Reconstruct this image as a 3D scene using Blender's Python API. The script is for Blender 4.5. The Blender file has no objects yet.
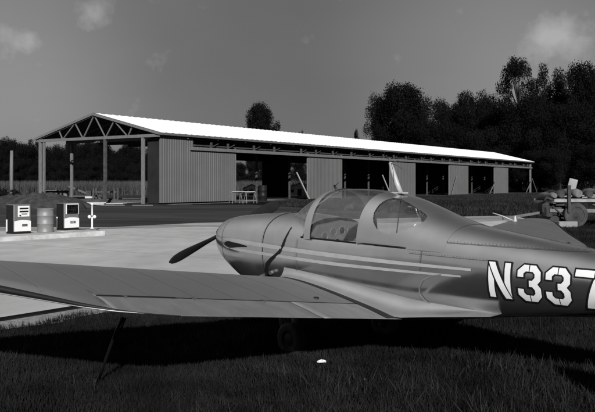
import bpy, math, random
import numpy as np
from mathutils import Vector, Matrix
random.seed(7); rng = np.random.default_rng(11)
R = math.radians
sc = bpy.context.scene
COL = sc.collection
UP = Vector((0, 0, 1))

# ------------------------------------------------------------------ helpers
class MB:
    """collects polygons, builds ONE mesh object"""
    def __init__(s): s.v = []; s.f = []; s.sm = []
    def add(s, vs, fs, smooth=False):
        o = len(s.v); s.v += [tuple(p) for p in vs]
        s.f += [tuple(i + o for i in f) for f in fs]; s.sm += [smooth] * len(fs)
    def box(s, c, size, rot=None, bev=0):
        sx, sy, sz = [k / 2 for k in size]
        b = min(bev, sx * .8, sy * .8, sz * .8)
        vs = []
        if b <= 0:
            P = [(x, y, z) for z in (-sz, sz) for x, y in ((-sx, -sy), (sx, -sy), (sx, sy), (-sx, sy))]
            F = [(3, 2, 1, 0), (4, 5, 6, 7), (0, 1, 5, 4), (1, 2, 6, 5), (2, 3, 7, 6), (3, 0, 4, 7)]
        else:
            def ring(ex, ey, z):
                return [(-ex + b, -ey, z), (ex - b, -ey, z), (ex, -ey + b, z), (ex, ey - b, z), (ex - b, ey, z), (-ex + b, ey, z), (-ex, ey - b, z), (-ex, -ey + b, z)]
            P = ring(sx - b * .6, sy - b * .6, -sz) + ring(sx, sy, -sz + b) + ring(sx, sy, sz - b) + ring(sx - b * .6, sy - b * .6, sz)
            F = [tuple(range(7, -1, -1)), tuple(range(24, 32))]
            for r in range(3):
                for i in range(8):
                    j = (i + 1) % 8; F.append((r * 8 + i, r * 8 + j, r * 8 + 8 + j, r * 8 + 8 + i))
        M = rot.to_3x3() if rot is not None else Matrix.Identity(3)
        s.add([M @ Vector(p) + Vector(c) for p in P], F)
    def bar(s, a, b, wd, ht=None, up=UP):
        a = Vector(a); b = Vector(b); d = b - a; L = d.length; d.normalize()
        if abs(d.dot(up)) > .99: up = Vector((1, 0, 0))
        x = d.cross(up).normalized(); y = x.cross(d).normalized()
        M = Matrix((x, d, y)).transposed()
        s.box((a + b) / 2, (wd, L, ht or wd), M)
    def tube(s, pts, rad, n=10, cap=True, smooth=True):
        pts = [Vector(p) for p in pts]
        rads = rad if isinstance(rad, (list, tuple)) else [rad] * len(pts)
        vs = []; fs = []; m = len(pts); prev = None
        for i, p in enumerate(pts):
            d = (pts[min(i + 1, m - 1)] - pts[max(i - 1, 0)]).normalized()
            if prev is None:
                x = d.cross(UP if abs(d.z) < .95 else Vector((1, 0, 0))).normalized()
            else:
                x = (prev - d * prev.dot(d)).normalized()
            prev = x; y = d.cross(x)
            for k in range(n):
                a = 2 * math.pi * k / n
                vs.append(p + (x * math.cos(a) + y * math.sin(a)) * rads[i])
        for i in range(m - 1):
            for k in range(n):
                k2 = (k + 1) % n
                fs.append((i * n + k, i * n + k2, i * n + n + k2, i * n + n + k))
        s.add(vs, fs, smooth)
        if cap:
            s.add(vs[:n], [tuple(range(n - 1, -1, -1))]); s.add(vs[-n:], [tuple(range(n))])
    def lathe(s, prof, c=(0, 0, 0), axis='z', n=24, smooth=True):
        """prof: list of (radius, height)"""
        vs = []; fs = []
        for r, h in prof:
            for k in range(n):
                a = 2 * math.pi * k / n; x, y = r * math.cos(a), r * math.sin(a)
                p = {'z': (x, y, h), 'y': (x, h, y), 'x': (h, x, y)}[axis]
                vs.append((p[0] + c[0], p[1] + c[1], p[2] + c[2]))
        for i in range(len(prof) - 1):
            for k in range(n):
                k2 = (k + 1) % n; fs.append((i * n + k, i * n + k2, i * n + n + k2, i * n + n + k))
        s.add(vs, fs, smooth)
    def poly(s, pts): s.add(pts, [tuple(range(len(pts)))])
    def prism(s, pts2, z0, z1, mapf=None):
        """closed outline extruded; mapf maps (a,b,h) to a point"""
        mapf = mapf or (lambda a, b, h: (a, b, h))
        n = len(pts2)
        vs = [mapf(a, b, z0) for a, b in pts2] + [mapf(a, b, z1) for a, b in pts2]
        fs = [tuple(range(n - 1, -1, -1)), tuple(range(n, 2 * n))] + [(i, (i + 1) % n, n + (i + 1) % n, n + i) for i in range(n)]
        s.add(vs, fs)
    def build(s, name, m, parent=None, recalc=True):
        me = bpy.data.meshes.new(name); me.from_pydata(s.v, [], s.f)
        me.polygons.foreach_set('use_smooth', s.sm); me.update()
        if recalc:
            import bmesh
            bm = bmesh.new(); bm.from_mesh(me); bmesh.ops.remove_doubles(bm, verts=bm.verts, dist=1e-5)
            bmesh.ops.recalc_face_normals(bm, faces=bm.faces); bm.to_mesh(me); bm.free()
        me.materials.append(m)
        o = bpy.data.objects.new(name, me); COL.objects.link(o)
        if parent: o.parent = parent
        return o

def raw_mesh(name, verts, nper, m, parent=None):
    """verts (n*nper,3) numpy -> n separate faces of nper corners"""
    n = len(verts) // nper
    me = bpy.data.meshes.new(name)
    me.vertices.add(n * nper); me.vertices.foreach_set('co', verts.astype(np.float32).ravel())
    me.loops.add(n * nper); me.loops.foreach_set('vertex_index', np.arange(n * nper, dtype=np.int32))
    me.polygons.add(n); me.polygons.foreach_set('loop_start', np.arange(0, n * nper, nper, dtype=np.int32))
    me.update(calc_edges=True); me.materials.append(m)
    o = bpy.data.objects.new(name, me); COL.objects.link(o)
    if parent: o.parent = parent
    return o

def empty(name, label, cat, loc=(0, 0, 0), rot=(0, 0, 0), group=None):
    o = bpy.data.objects.new(name, None); COL.objects.link(o); o.empty_display_size = .3
    o.location = loc; o.rotation_euler = rot; return tag(o, label, cat, group)
def tag(o, label, cat, group=None, kind=None):
    o['label'] = label; o['category'] = cat
    if group: o['group'] = group
    if kind: o['kind'] = kind
    return o
def struct(o, label, cat):
    o['kind'] = 'structure'; o['label'] = label; o['category'] = cat; return o
def dup(root, loc, rz, label, group=None, scale=None, mapping=None):
    r = root.copy(); COL.objects.link(r); r.location = loc; r.rotation_euler = (0, 0, rz); r['label'] = label
    if group: r['group'] = group
    if scale: r.scale = scale
    for ch in list(root.children):
        c = ch.copy(); COL.objects.link(c); c.parent = r
        for g in ch.children:
            d = g.copy(); COL.objects.link(d); d.parent = c
    return r

# ------------------------------------------------------------------ materials (all grey: the photograph is black and white)
def mat(name, base, rough=.7, metal=0, var=.15, scale=4, bump=0, bscale=30, spec=.5, stretch=(1, 1, 1), detail=6, var2=0, scale2=.3, coat=0, rvar=0):
    m = bpy.data.materials.new(name); m.use_nodes = True; nt = m.node_tree; N = nt.nodes; Lk = nt.links
    b = N['Principled BSDF']; b.inputs['Roughness'].default_value = rough; b.inputs['Metallic'].default_value = metal
    b.inputs['Specular IOR Level'].default_value = spec
    if coat: b.inputs['Coat Weight'].default_value = coat; b.inputs['Coat Roughness'].default_value = .15
    tc = N.new('ShaderNodeTexCoord'); mp = N.new('ShaderNodeMapping'); mp.inputs['Scale'].default_value = stretch
    Lk.new(tc.outputs['Object'], mp.inputs['Vector'])
    def noise(sc_, det=detail):
        n = N.new('ShaderNodeTexNoise'); n.inputs['Scale'].default_value = sc_; n.inputs['Detail'].default_value = det; n.inputs['Roughness'].default_value = .6
        Lk.new(mp.outputs[0], n.inputs['Vector']); return n.outputs['Fac']
    def mr(src, lo, hi, a=.3, z=.7):
        r = N.new('ShaderNodeMapRange'); r.inputs['From Min'].default_value = a; r.inputs['From Max'].default_value = z
        r.inputs['To Min'].default_value = lo; r.inputs['To Max'].default_value = hi; Lk.new(src, r.inputs['Value']); return r.outputs['Result']
    f = mr(noise(scale), base * (1 - var), base * (1 + var))
    if var2:
        mm = N.new('ShaderNodeMath'); mm.operation = 'MULTIPLY'; Lk.new(f, mm.inputs[0]); Lk.new(mr(noise(scale2, 3), 1 - var2, 1 + var2), mm.inputs[1]); f = mm.outputs[0]
    cb = N.new('ShaderNodeCombineColor')
    for i in range(3): Lk.new(f, cb.inputs[i])
    Lk.new(cb.outputs[0], b.inputs['Base Color'])
    if rvar: Lk.new(mr(noise(scale * 1.7), rough - rvar, rough + rvar), b.inputs['Roughness'])
    if bump:
        bp = N.new('ShaderNodeBump'); bp.inputs['Strength'].default_value = bump; bp.inputs['Distance'].default_value = .02
        Lk.new(noise(bscale), bp.inputs['Height']); Lk.new(bp.outputs[0], b.inputs['Normal'])
    return m
M = {}
M['field'] = mat('field_soil_and_turf', .010, .95, spec=0, var=.4, scale=1.2, bump=.6, bscale=8, var2=.35, scale2=.12)
M['concrete'] = mat('weathered_concrete', .265, .9, var=.13, scale=1.3, bump=.2, bscale=25, var2=.16, scale2=.2, stretch=(1, .6, 1), spec=.2)
M['old_concrete'] = mat('stained_concrete', .17, .9, var=.3, scale=.8, bump=.2, bscale=20, spec=.1, var2=.3, scale2=.2, stretch=(.6, 1, 1))
M['kerb'] = mat('kerb_concrete', .26, .9, var=.3, scale=3, bump=.3, bscale=20, spec=.2)
M['asphalt'] = mat('old_asphalt', .022, .95, var=.35, scale=.5, bump=.2, bscale=30, var2=.4, scale2=.1, stretch=(.5, 1.6, 1), spec=.1)
M['gravel'] = mat('pale_gravel', .22, .95, var=.5, scale=2.5, bump=.5, bscale=30, spec=.1)
M['dirt'] = mat('dusty_dirt', .16, .95, var=.35, scale=7, bump=.7, bscale=40, spec=.1)
M['earth'] = mat('dark_earth', .025, .95, var=.5, scale=2, bump=1, bscale=6, spec=.1)
M['tar'] = mat('tar_joint', .008, .95, var=.3, spec=0)
M['grass'] = mat('grass_blades', .0085, .9, var=.45, scale=2.2, spec=.0, var2=.5, scale2=.5)
M['grass_pale'] = mat('dry_grass_blades', .018, .9, var=.4, scale=4, spec=0)
M['weeds'] = mat('tall_weeds', .013, .85, var=.5, scale=.5, spec=.0, var2=.35, scale2=.1)
M['corn'] = mat('corn_leaves', .032, .8, var=.4, scale=.25, spec=0)
M['leaf'] = mat('tree_leaves', .0055, .9, var=.4, scale=.35, spec=.0)
M['leafd'] = mat('dark_tree_leaves', .0045, .9, var=.4, scale=.3, spec=.0)
M['bark'] = mat('tree_bark', .014, .9, var=.4, scale=3, bump=.6, spec=.1)
M['wood'] = mat('new_timber', .075, .8, var=.3, scale=3, bump=.2, spec=.2, stretch=(6, 6, .8))
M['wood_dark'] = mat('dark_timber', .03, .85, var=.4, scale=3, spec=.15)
M['wood_pale'] = mat('pale_timber', .24, .75, var=.15, scale=3, spec=.2)
M['siding'] = mat('painted_steel_siding', .058, .55, var=.06, scale=.6, spec=.3, bump=.03, bscale=3, var2=.08, scale2=.15)
M['roof'] = mat('white_steel_roof', .60, .55, var=.05, var2=.06, scale2=.08, scale=.5, spec=.3)
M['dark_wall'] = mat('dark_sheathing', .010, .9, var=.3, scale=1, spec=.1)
M['alu'] = mat('polished_aluminium_skin', .55, .20, metal=.97, var=.10, scale=2.0, bump=.02, bscale=2.5, rvar=.06, var2=.09, scale2=1.3)
M['alu_satin'] = mat('satin_aluminium', .58, .33, metal=.97, var=.06, scale=5, bump=.03, bscale=10, rvar=.04)
M['dope'] = mat('silver_doped_fabric', .19, .45, metal=.8, var=.05, scale=2, bump=.03, bscale=5, var2=.06, scale2=.8)
M['dope_tape'] = mat('silver_fabric_tape', .21, .43, metal=.8, var=.06, scale=4)
M['dope_pale'] = mat('worn_aileron_skin', .27, .45, metal=.8, var=.16, scale=6, bump=.1, bscale=9, stretch=(.6, 1.5, 1))
M['stripe'] = mat('pale_paint', .20, .4, var=.1, scale=8, spec=.4)
M['grey_paint'] = mat('mid_grey_paint', .06, .35, var=.15, scale=5)
M['letter_white'] = mat('white_lettering', .42, .5, var=.05, scale=9)
M['black_paint'] = mat('black_paint', .006, .5, var=.2, scale=9, spec=.12)
M['rubber'] = mat('black_rubber', .012, .8, var=.3, scale=12, spec=.2)
M['prop'] = mat('dark_propeller_finish', .007, .4, var=.3, scale=5, spec=.2)
M['iron'] = mat('dull_dark_metal', .05, .55, metal=.4, var=.3, scale=6)
M['white'] = mat('white_enamel', .42, .35, var=.03, scale=4, spec=.4)
M['pump_grey'] = mat('grey_enamel', .075, .4, var=.08, scale=5, spec=.4)
M['drum'] = mat('faded_drum_paint', .10, .5, var=.14, scale=4, spec=.4, var2=.1, scale2=1.5)
M['paper'] = mat('white_paper', .4, .8, var=.08)
M['leather'] = mat('seat_fabric', .03, .8, var=.2)
M['canvas'] = mat('pale_canvas', .13, .85, var=.3, scale=3, bump=.3, bscale=6)

def glass_mat(name, tint=.93, rough=.06, extra=.09):
    m = bpy.data.materials.new(name); m.use_nodes = True; nt = m.node_tree; N = nt.nodes; Lk = nt.links
    for n in list(N):
        if n.type != 'OUTPUT_MATERIAL': N.remove(n)
    out = [n for n in N if n.type == 'OUTPUT_MATERIAL'][0]
    tr = N.new('ShaderNodeBsdfTransparent'); tr.inputs[0].default_value = (tint,) * 3 + (1,)
    gl = N.new('ShaderNodeBsdfGlossy'); gl.inputs['Roughness'].default_value = rough; gl.inputs[0].default_value = (.9, .9, .9, 1)
    fr = N.new('ShaderNodeLayerWeight'); pw = N.new('ShaderNodeMath'); pw.operation = 'POWER'; pw.inputs[1].default_value = 4; Lk.new(fr.outputs['Facing'], pw.inputs[0])
    ad = N.new('ShaderNodeMath'); ad.operation = 'MULTIPLY_ADD'; ad.inputs[1].default_value = .7; ad.inputs[2].default_value = .03 + extra; Lk.new(pw.outputs[0], ad.inputs[0])
    mx = N.new('ShaderNodeMixShader'); Lk.new(ad.outputs[0], mx.inputs[0]); Lk.new(tr.outputs[0], mx.inputs[1]); Lk.new(gl.outputs[0], mx.inputs[2])
    df = N.new('ShaderNodeBsdfDiffuse'); df.inputs[0].default_value = (.5, .5, .5, 1)
    nz = N.new('ShaderNodeTexNoise'); nz.inputs['Scale'].default_value = 6; nz.inputs['Detail'].default_value = 5
    mr = N.new('ShaderNodeMapRange'); mr.inputs['From Min'].default_value = .45; mr.inputs['From Max'].default_value = .75; mr.inputs['To Max'].default_value = .03
    Lk.new(nz.outputs['Fac'], mr.inputs['Value'])
    m2 = N.new('ShaderNodeMixShader'); Lk.new(mr.outputs[0], m2.inputs[0]); Lk.new(mx.outputs[0], m2.inputs[1]); Lk.new(df.outputs[0], m2.inputs[2])
    Lk.new(m2.outputs[0], out.inputs['Surface']); return m
M['glass'] = glass_mat('canopy_plexiglass')
M['pane'] = glass_mat('pump_window_glass', .5, .05, .08)

# ------------------------------------------------------------------ camera, sun, sky
cd = bpy.data.cameras.new('camera'); cam = bpy.data.objects.new('camera', cd); COL.objects.link(cam)
cam.location = (0, 0, 1.75); cam.rotation_euler = (R(90), 0, 0)
cd.sensor_width = 36; cd.lens = 36 * 780 / 595; cd.shift_y = -22 / 595; cd.clip_end = 6000; cd.clip_start = .1
sc.camera = cam
sd = Vector((-.4, 2.5, -1)).normalized()
sl = bpy.data.lights.new('sun', 'SUN'); sl.energy = 4.6; sl.angle = R(.6); sl.color = (1, .995, .985)
so = bpy.data.objects.new('sun', sl); COL.objects.link(so); so.rotation_euler = sd.to_track_quat('-Z', 'Y').to_euler(); so.location = (5, -20, 20)
elev = math.asin(-sd.z); az = math.atan2(-sd.x, -sd.y)
w = bpy.data.worlds.new('World'); sc.world = w; w.use_nodes = True; nt = w.node_tree; N = nt.nodes; Lk = nt.links
SKYK = .41
bg = N['Background']; sky = N.new('ShaderNodeTexSky'); sky.sky_type = 'NISHITA'; sky.sun_disc = False
sky.sun_elevation = elev; sky.sun_rotation = az; sky.air_density = 1.0; sky.dust_density = .8
bw = N.new('ShaderNodeRGBToBW'); Lk.new(sky.outputs[0], bw.inputs[0])
def math_node(op, a, b=None, c=None, clamp=False):
    n = N.new('ShaderNodeMath'); n.operation = op; n.use_clamp = clamp
    for i, q in enumerate((a, b, c)):
        if q is None: continue
        if isinstance(q, (int, float)): n.inputs[i].default_value = q
        else: Lk.new(q, n.inputs[i])
    return n.outputs[0]
tc = N.new('ShaderNodeTexCoord')
nrm = N.new('ShaderNodeVectorMath'); nrm.operation = 'NORMALIZE'; Lk.new(tc.outputs['Generated'], nrm.inputs[0])
nz = N.new('ShaderNodeTexNoise'); nz.inputs['Scale'].default_value = 26; nz.inputs['Detail'].default_value = 8; nz.inputs['Roughness'].default_value = .58
Lk.new(nrm.outputs[0], nz.inputs['Vector'])
nz2 = N.new('ShaderNodeTexNoise'); nz2.inputs['Scale'].default_value = 3.0; nz2.inputs['Detail'].default_value = 5
mpz = N.new('ShaderNodeMapping'); mpz.inputs['Scale'].default_value = (1, 1, 2.2); Lk.new(nrm.outputs[0], mpz.inputs[0]); Lk.new(mpz.outputs[0], nz2.inputs['Vector'])
total = None
def ray(px, py): return Vector(((px - 297.5) / 780, 1, -(py - 184) / 780)).normalized()
# (pixel-derived sky direction, angular radius, strength): puffs of cloud standing in the sky
for px, py, ra, st in ((16, 42, .036, .72), (30, 38, .02, .4), (88, 9, .036, .75), (120, 0, .05, .3), (150, 82, .045, .36), (205, -4, .08, .24), (548, 28, .036, .7), (566, 36, .04, .5), (528, 55, .045, .4), (590, 38, .05, .45), (262, -14, .06, .15)):
    d = ray(px, py)
    dot = N.new('ShaderNodeVectorMath'); dot.operation = 'DISTANCE'; Lk.new(nrm.outputs[0], dot.inputs[0]); dot.inputs[1].default_value = d
    k = math_node('DIVIDE', dot.outputs['Value'], ra)
    k = math_node('SUBTRACT', 1.0, k, clamp=True)
    k = math_node('MULTIPLY', k, st)
    total = k if total is None else math_node('ADD', total, k)
nn = N.new('ShaderNodeMapRange'); nn.inputs['From Min'].default_value = .36; nn.inputs['From Max'].default_value = .66; Lk.new(nz.outputs['Fac'], nn.inputs['Value'])
er = math_node('MULTIPLY', math_node('SUBTRACT', nz.outputs['Fac'], .5), 2.4)
puff = math_node('MULTIPLY', math_node('SUBTRACT', math_node('ADD', math_node('MULTIPLY', total, 1.35), er), .40, clamp=True), .5)
# pale haze at left, added out of view too, to brighten fuselage reflections
hz = N.new('ShaderNodeVectorMath'); hz.operation = 'DOT_PRODUCT'; Lk.new(nrm.outputs[0], hz.inputs[0]); hz.inputs[1].default_value = Vector((-1, -.35, .12)).normalized()
hr = N.new('ShaderNodeMapRange'); hr.interpolation_type = 'SMOOTHSTEP'; hr.inputs['From Min'].default_value = -.35; hr.inputs['From Max'].default_value = .85; hr.inputs['To Max'].default_value = 1.8; Lk.new(hz.outputs['Value'], hr.inputs['Value'])
veils_and_glow = None
for px, py, ra, st in ((500, 40, .26, .62), (40, 70, .17, .35), (590, 90, .2, .3), (None, Vector((-.42, .25, .87)).normalized(), 1.05, 2.2)):  # last lobe: unseen overhead glow added to brighten the upper fuselage reflections
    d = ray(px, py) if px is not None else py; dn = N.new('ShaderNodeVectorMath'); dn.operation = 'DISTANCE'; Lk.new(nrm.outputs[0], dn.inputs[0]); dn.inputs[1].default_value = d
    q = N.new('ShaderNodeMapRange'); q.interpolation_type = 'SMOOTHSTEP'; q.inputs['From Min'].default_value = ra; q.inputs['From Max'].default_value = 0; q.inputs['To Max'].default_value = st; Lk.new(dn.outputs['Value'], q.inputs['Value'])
    veils_and_glow = q.outputs['Result'] if veils_and_glow is None else math_node('ADD', veils_and_glow, q.outputs['Result'])
veil = N.new('ShaderNodeMapRange'); veil.inputs['From Min'].default_value = .42; veil.inputs['From Max'].default_value = .8; veil.inputs['To Max'].default_value = .07; Lk.new(nz2.outputs['Fac'], veil.inputs['Value'])
cl = math_node('ADD', puff, veil.outputs[0])
# grey sky through a red filter: flattened Nishita luminance plus cloud and added glow
skyv = math_node('POWER', bw.outputs[0], .45)
skyv = math_node('MULTIPLY', skyv, SKYK)
skyv = math_node('ADD', math_node('ADD', math_node('ADD', skyv, hr.outputs[0]), veils_and_glow), math_node('MULTIPLY', cl, 2.3))
cc = N.new('ShaderNodeCombineColor')
for i in range(3): Lk.new(skyv, cc.inputs[i])
Lk.new(cc.outputs[0], bg.inputs['Color']); bg.inputs['Strength'].default_value = .075
sc.view_settings.view_transform = 'Standard'; sc.view_settings.look = 'None'; sc.view_settings.gamma = 1; sc.view_settings.exposure = 1.0
sc.view_settings.use_curve_mapping = False

# ------------------------------------------------------------------ ground
def sheet(name, pts, z, m, thick=0):
    b = MB()
    if thick: b.prism([(p[0], p[1]) for p in pts], z - thick, z)
    else: b.poly([(p[0], p[1], z) for p in pts])
    return b.build(name, m)
struct(sheet('ground', [(-1500, -1500), (1500, -1500), (1500, 2500), (-1500, 2500)], 0, M['field']), 'dark rough turf reaching to the horizon', 'ground')
e = Vector((.573, .82)); e0 = Vector((-3.83, 10.04)); nrm2 = Vector((.82, -.573))
def pe(s, o=0): p = e0 + e * s + nrm2 * o; return (p.x, p.y)
APRON = [pe(-14), pe(22), (10.2, 33), (11.3, 38), (11.6, 42.3), (9.2, 41.4), (-4.4, 34.5), (-7.5, 31), (-16, 31.5), (-60, 40), (-60, -2)]
struct(sheet('apron', APRON, .03, M['concrete'], .04), 'pale worn concrete apron behind the airplane', 'apron')
struct(sheet('tar_joint', [pe(-14, .0), pe(4.2, .0), pe(4.2, .16), pe(-14, .16)], .034, M['tar'], .03), 'dark tar joint along the apron edge', 'joint')
wob = []
for i in range(61):
    s = -14 + 18.0 * i / 60 * 1.4; wob.append(pe(s, .72 + .12 * math.sin(i * 1.9) + .1 * random.random()))
struct(sheet('dirt_path', [pe(-14, .155), pe(11.2, .155)] + wob[::-1], .012, M['dirt']), 'dusty strip of bare dirt between concrete and grass', 'dirt strip')
FARC = [(-60, 36.5), (-16, 29.6), (-9, 28.8), (-4.4, 31.2), (3, 34.0), (8.5, 36.2), (11.0, 37.6), (11.4, 42.0), (9.2, 41.25), (-4.4, 34.35), (-7.5, 30.85), (-16, 31.35), (-60, 39.8)]
fpts = []
for i in range(len(FARC)):
    a, c = Vector(FARC[i]), Vector(FARC[(i + 1) % len(FARC)])
    for k in range(6):
        p = a.lerp(c, k / 6); fpts.append((p.x + (random.uniform(-.3, .3) if i < 6 else 0), p.y + (random.uniform(-.5, .5) if i < 6 else 0)))
struct(sheet('old_concrete', fpts, .034, M['old_concrete']), 'darker stained concrete along the far edge of the apron', 'apron')
jb = MB()
for i, yy in enumerate((13.5, 18.5, 23.5)):
    a = Vector(pe(0)) + e * (yy - 10) * .9; 
    pts_ = []
    q0 = a + nrm2 * -.1; q1 = a - nrm2 * 26; w2 = e * .03
    jb.add([(q0.x, q0.y, .033), (q1.x, q1.y, .033), (q1.x + w2.x, q1.y + w2.y, .033), (q0.x + w2.x, q0.y + w2.y, .033)], [(0, 1, 2, 3)])
struct(jb.build('slab_joints', M['kerb']), 'faint joints between the concrete slabs', 'joint')
ASPH = [(-60, 40.2), (-16, 31.6), (-7.5, 31.05), (-4.4, 34.6), (9.2, 41.5), (3, 52), (-4, 66), (-14, 64), (-30, 60), (-60, 62)]
struct(sheet('taxiway', ASPH, .006, M['asphalt']), 'dark old asphalt between the concrete and the hangar', 'taxiway')

def in_poly(X, Y, P):
    r = np.zeros(len(X), bool); j = len(P) - 1
    for i in range(len(P)):
        xi, yi = P[i]; xj, yj = P[j]
        c = ((yi > Y) != (yj > Y)) & (X < (xj - xi) * (Y - yi) / (yj - yi + 1e-12) + xi); r ^= c; j = i
    return r
def blades(name, X, Y, hmin, hmax, wd, m, lean=.5, label='', cat='grass'):
    n = len(X); h = rng.uniform(hmin, hmax, n); a = rng.uniform(0, 2 * np.pi, n); b = rng.uniform(0, 2 * np.pi, n); l = rng.uniform(0, lean, n) * h
    w_ = rng.uniform(.6, 1.4, n) * wd
    dx, dy = np.cos(a) * w_ / 2, np.sin(a) * w_ / 2
    v = np.zeros((n, 3, 3))
    v[:, 0] = np.stack([X - dx, Y - dy, np.full(n, -.003)], 1); v[:, 1] = np.stack([X + dx, Y + dy, np.full(n, -.003)], 1)
    v[:, 2] = np.stack([X + np.cos(b) * l, Y + np.sin(b) * l, h], 1)
    o = raw_mesh(name, v.reshape(-1, 3), 3, m); return tag(o, label, cat, kind='stuff')
def clumpy(X, Y, keep=.6):
    f = np.sin(X * 5.1 + 2 * np.sin(Y * 3.3)) * np.sin(Y * 4.3 + 1.7 * np.sin(X * 2.9)) + .6 * np.sin(X * 13 + Y * 7) * np.sin(Y * 11 - X * 5)
    return rng.uniform(-1.3, 1.3, len(X)) < f + keep
n = 760000; Y = rng.uniform(4.0, 15.0, n) ** 1.0; X = rng.uniform(-1, 1, n) * (2.6 + Y * .44)
dd = (X - e0.x) * nrm2.x + (Y - e0.y) * nrm2.y
ok = (dd > .62 + .1 * np.sin(X * 9) + rng.uniform(-.12, .3, n)) & clumpy(X, Y, .5) & (rng.uniform(0, 1, n) < np.clip(9.5 / Y, 0, 1))
blades('grass', X[ok], Y[ok], .03, .095, .009, M['grass'], .8, 'short dark mown grass under and around the airplane', 'grass')
n = 13000; Y = rng.uniform(4.6, 9.5, n); X = rng.uniform(-1, 1, n) * (1.2 + Y * .46)
dd = (X - e0.x) * nrm2.x + (Y - e0.y) * nrm2.y; pch = np.sin(X * 1.7 + 1.3 * np.sin(Y * 1.9)) * np.sin(Y * 2.1 + X)
ok = (dd > .7) & (rng.uniform(-.2, 1.0, n) < pch)
blades('tall_grass', X[ok], Y[ok], .08, .17, .007, M['grass_pale'], 1.0, 'longer paler grass tufts standing in the mown turf', 'grass')
n = 120000; Y = rng.uniform(14, 41, n); X = rng.uniform(0, 1, n) * (Y * .45 + 4)
dd = (X - e0.x) * nrm2.x + (Y - e0.y) * nrm2.y
ok = (dd > .3) | ((X > 9.5) & ~in_poly(X, Y, APRON))
blades('grass', X[ok], Y[ok], .05, .14, .02, M['grass'], .6, 'mown grass beyond the tail beside the concrete', 'grass')
# rough weeds between the apron and the right half of the hangar
n = 150000; Y = rng.uniform(41, 150, n); X = rng.uniform(-2, 75, n)
uu = Vector((.553, .833)); vv = Vector((-.833, .553)); A0 = Vector((-11.85, 67.2))
w_ = (X - A0.x) * vv.x + (Y - A0.y) * vv.y
ok = (w_ < -2.2) & ~in_poly(X, Y, ASPH) & ~in_poly(X, Y, APRON) & (X < Y * .46 + 3) & clumpy(X * .12, Y * .12, .7)
blades('weeds', X[ok], Y[ok], .08, .28, .06, M['weeds'], .5, 'low rough weeds between the concrete and the hangar', 'weeds')

# ------------------------------------------------------------------ airplane surface functions (x forward, y left, z up, z 0.2 = ground)
T = [(4.215,1.26,1.14,.07,1.20),(4.20,1.33,1.08,.16,1.20),(4.16,1.39,1.02,.25,1.20),(4.06,1.435,.94,.335,1.20),(3.9,1.475,.84,.39,1.20),
(3.6,1.51,.70,.44,1.19),(3.2,1.545,.61,.475,1.19),(2.8,1.565,.57,.505,1.19),(2.4,1.54,.55,.53,1.2),(2.0,1.5,.55,.54,1.2),(1.5,1.52,.58,.54,1.2),
(1.0,1.60,.63,.525,1.2),(.8,1.60,.66,.51,1.2),(.6,1.572,.69,.495,1.2),(.285,1.53,.75,.465,1.2),(0,1.495,.80,.43,1.2),(-.3,1.46,.845,.40,1.2),(-.6,1.425,.885,.365,1.2),
(-.84,1.395,.92,.335,1.2),(-1.5,1.34,1.0,.26,1.21),(-2.4,1.31,1.09,.16,1.23),(-3.1,1.30,1.18,.06,1.24)]
CT = [(2.80,1.55,1.2,.25,1.30),(2.76,1.585,1.2,.33,1.30),(2.63,1.66,1.2,.43,1.30),(2.5,1.735,1.2,.475,1.30),(2.34,1.81,1.2,.50,1.30),(2.22,1.844,1.2,.512,1.30),(1.93,1.857,1.2,.515,1.30),
(1.65,1.845,1.2,.515,1.30),(1.476,1.825,1.2,.512,1.30),(1.257,1.776,1.2,.508,1.30),(1.07,1.715,1.2,.505,1.30),(.867,1.645,1.2,.508,1.26),(.7,1.60,1.2,.503,1.22),(.55,1.564,1.2,.488,1.2)]
def sec(x, T=T):
    if x >= T[0][0]: return T[0][1:]
    for i in range(len(T) - 1):
        a, b = T[i], T[i + 1]
        if a[0] >= x >= b[0]:
            k = (x - b[0]) / (a[0] - b[0]); p = T[i - 1] if i > 0 else a; q = T[i + 2] if i + 2 < len(T) else b; r = []
            for j in range(1, 5):
                h = a[0] - b[0]; ma = (p[j] - b[j]) / (p[0] - b[0]); mb = (a[j] - q[j]) / (a[0] - q[0]); t = k
                r.append((2*t**3-3*t*t+1)*b[j] + (t**3-2*t*t+t)*h*mb + (-2*t**3+3*t*t)*a[j] + (t**3-t*t)*h*ma)
            return r
    return T[-1][1:]
def nexp(x, up):
    if up: return 2.4
    k = min(max((.86 - x) / .32, 0), 1); k = k * k * (3 - 2 * k); return 2.4 - .2 * k
def sy(x, z, T=T):
    zt, zb, hw, zm = sec(x, T); r = (z - zm) / (zt - zm) if z > zm else (zm - z) / (zm - zb); r = min(max(r, 0), 1); NE = nexp(x, z > zm)
    return hw * (1 - r ** NE) ** (1 / NE)
def sp(x, th, T=T, off=0):
    """point of the section at angle th (0 = left side, pi/2 = top)"""
    zt, zb, hw, zm = sec(x, T); c, s = math.cos(th), math.sin(th); q = 2 / nexp(x, s > 0)
    y = (hw + off) * math.copysign(abs(c) ** q, c); z = zm + ((zt - zm + off) if s > 0 else (zm - zb + off)) * math.copysign(abs(s) ** q, s)
    return (x, y, z - .2)
def P3(x, z, off=0, side=1):
    """point on the fuselage side, pushed out along the section normal"""
    y = sy(x, z); y2 = sy(x, z + .01); ny, nz_ = .01, (y - y2); l = math.hypot(ny, nz_) or 1
    return (x, side * (y + off * ny / l), z - .2 + off * nz_ / l)

pitch = R(1.2); yaw = math.atan2(.737, -.676)
plane = empty('airplane', 'silver low wing airplane with bubble canopy and N337 on its side, parked on grass', 'airplane', (1.998 - .676 * .0168, 6.784 + .737 * .0168, 0), (0, -pitch, yaw))

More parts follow.
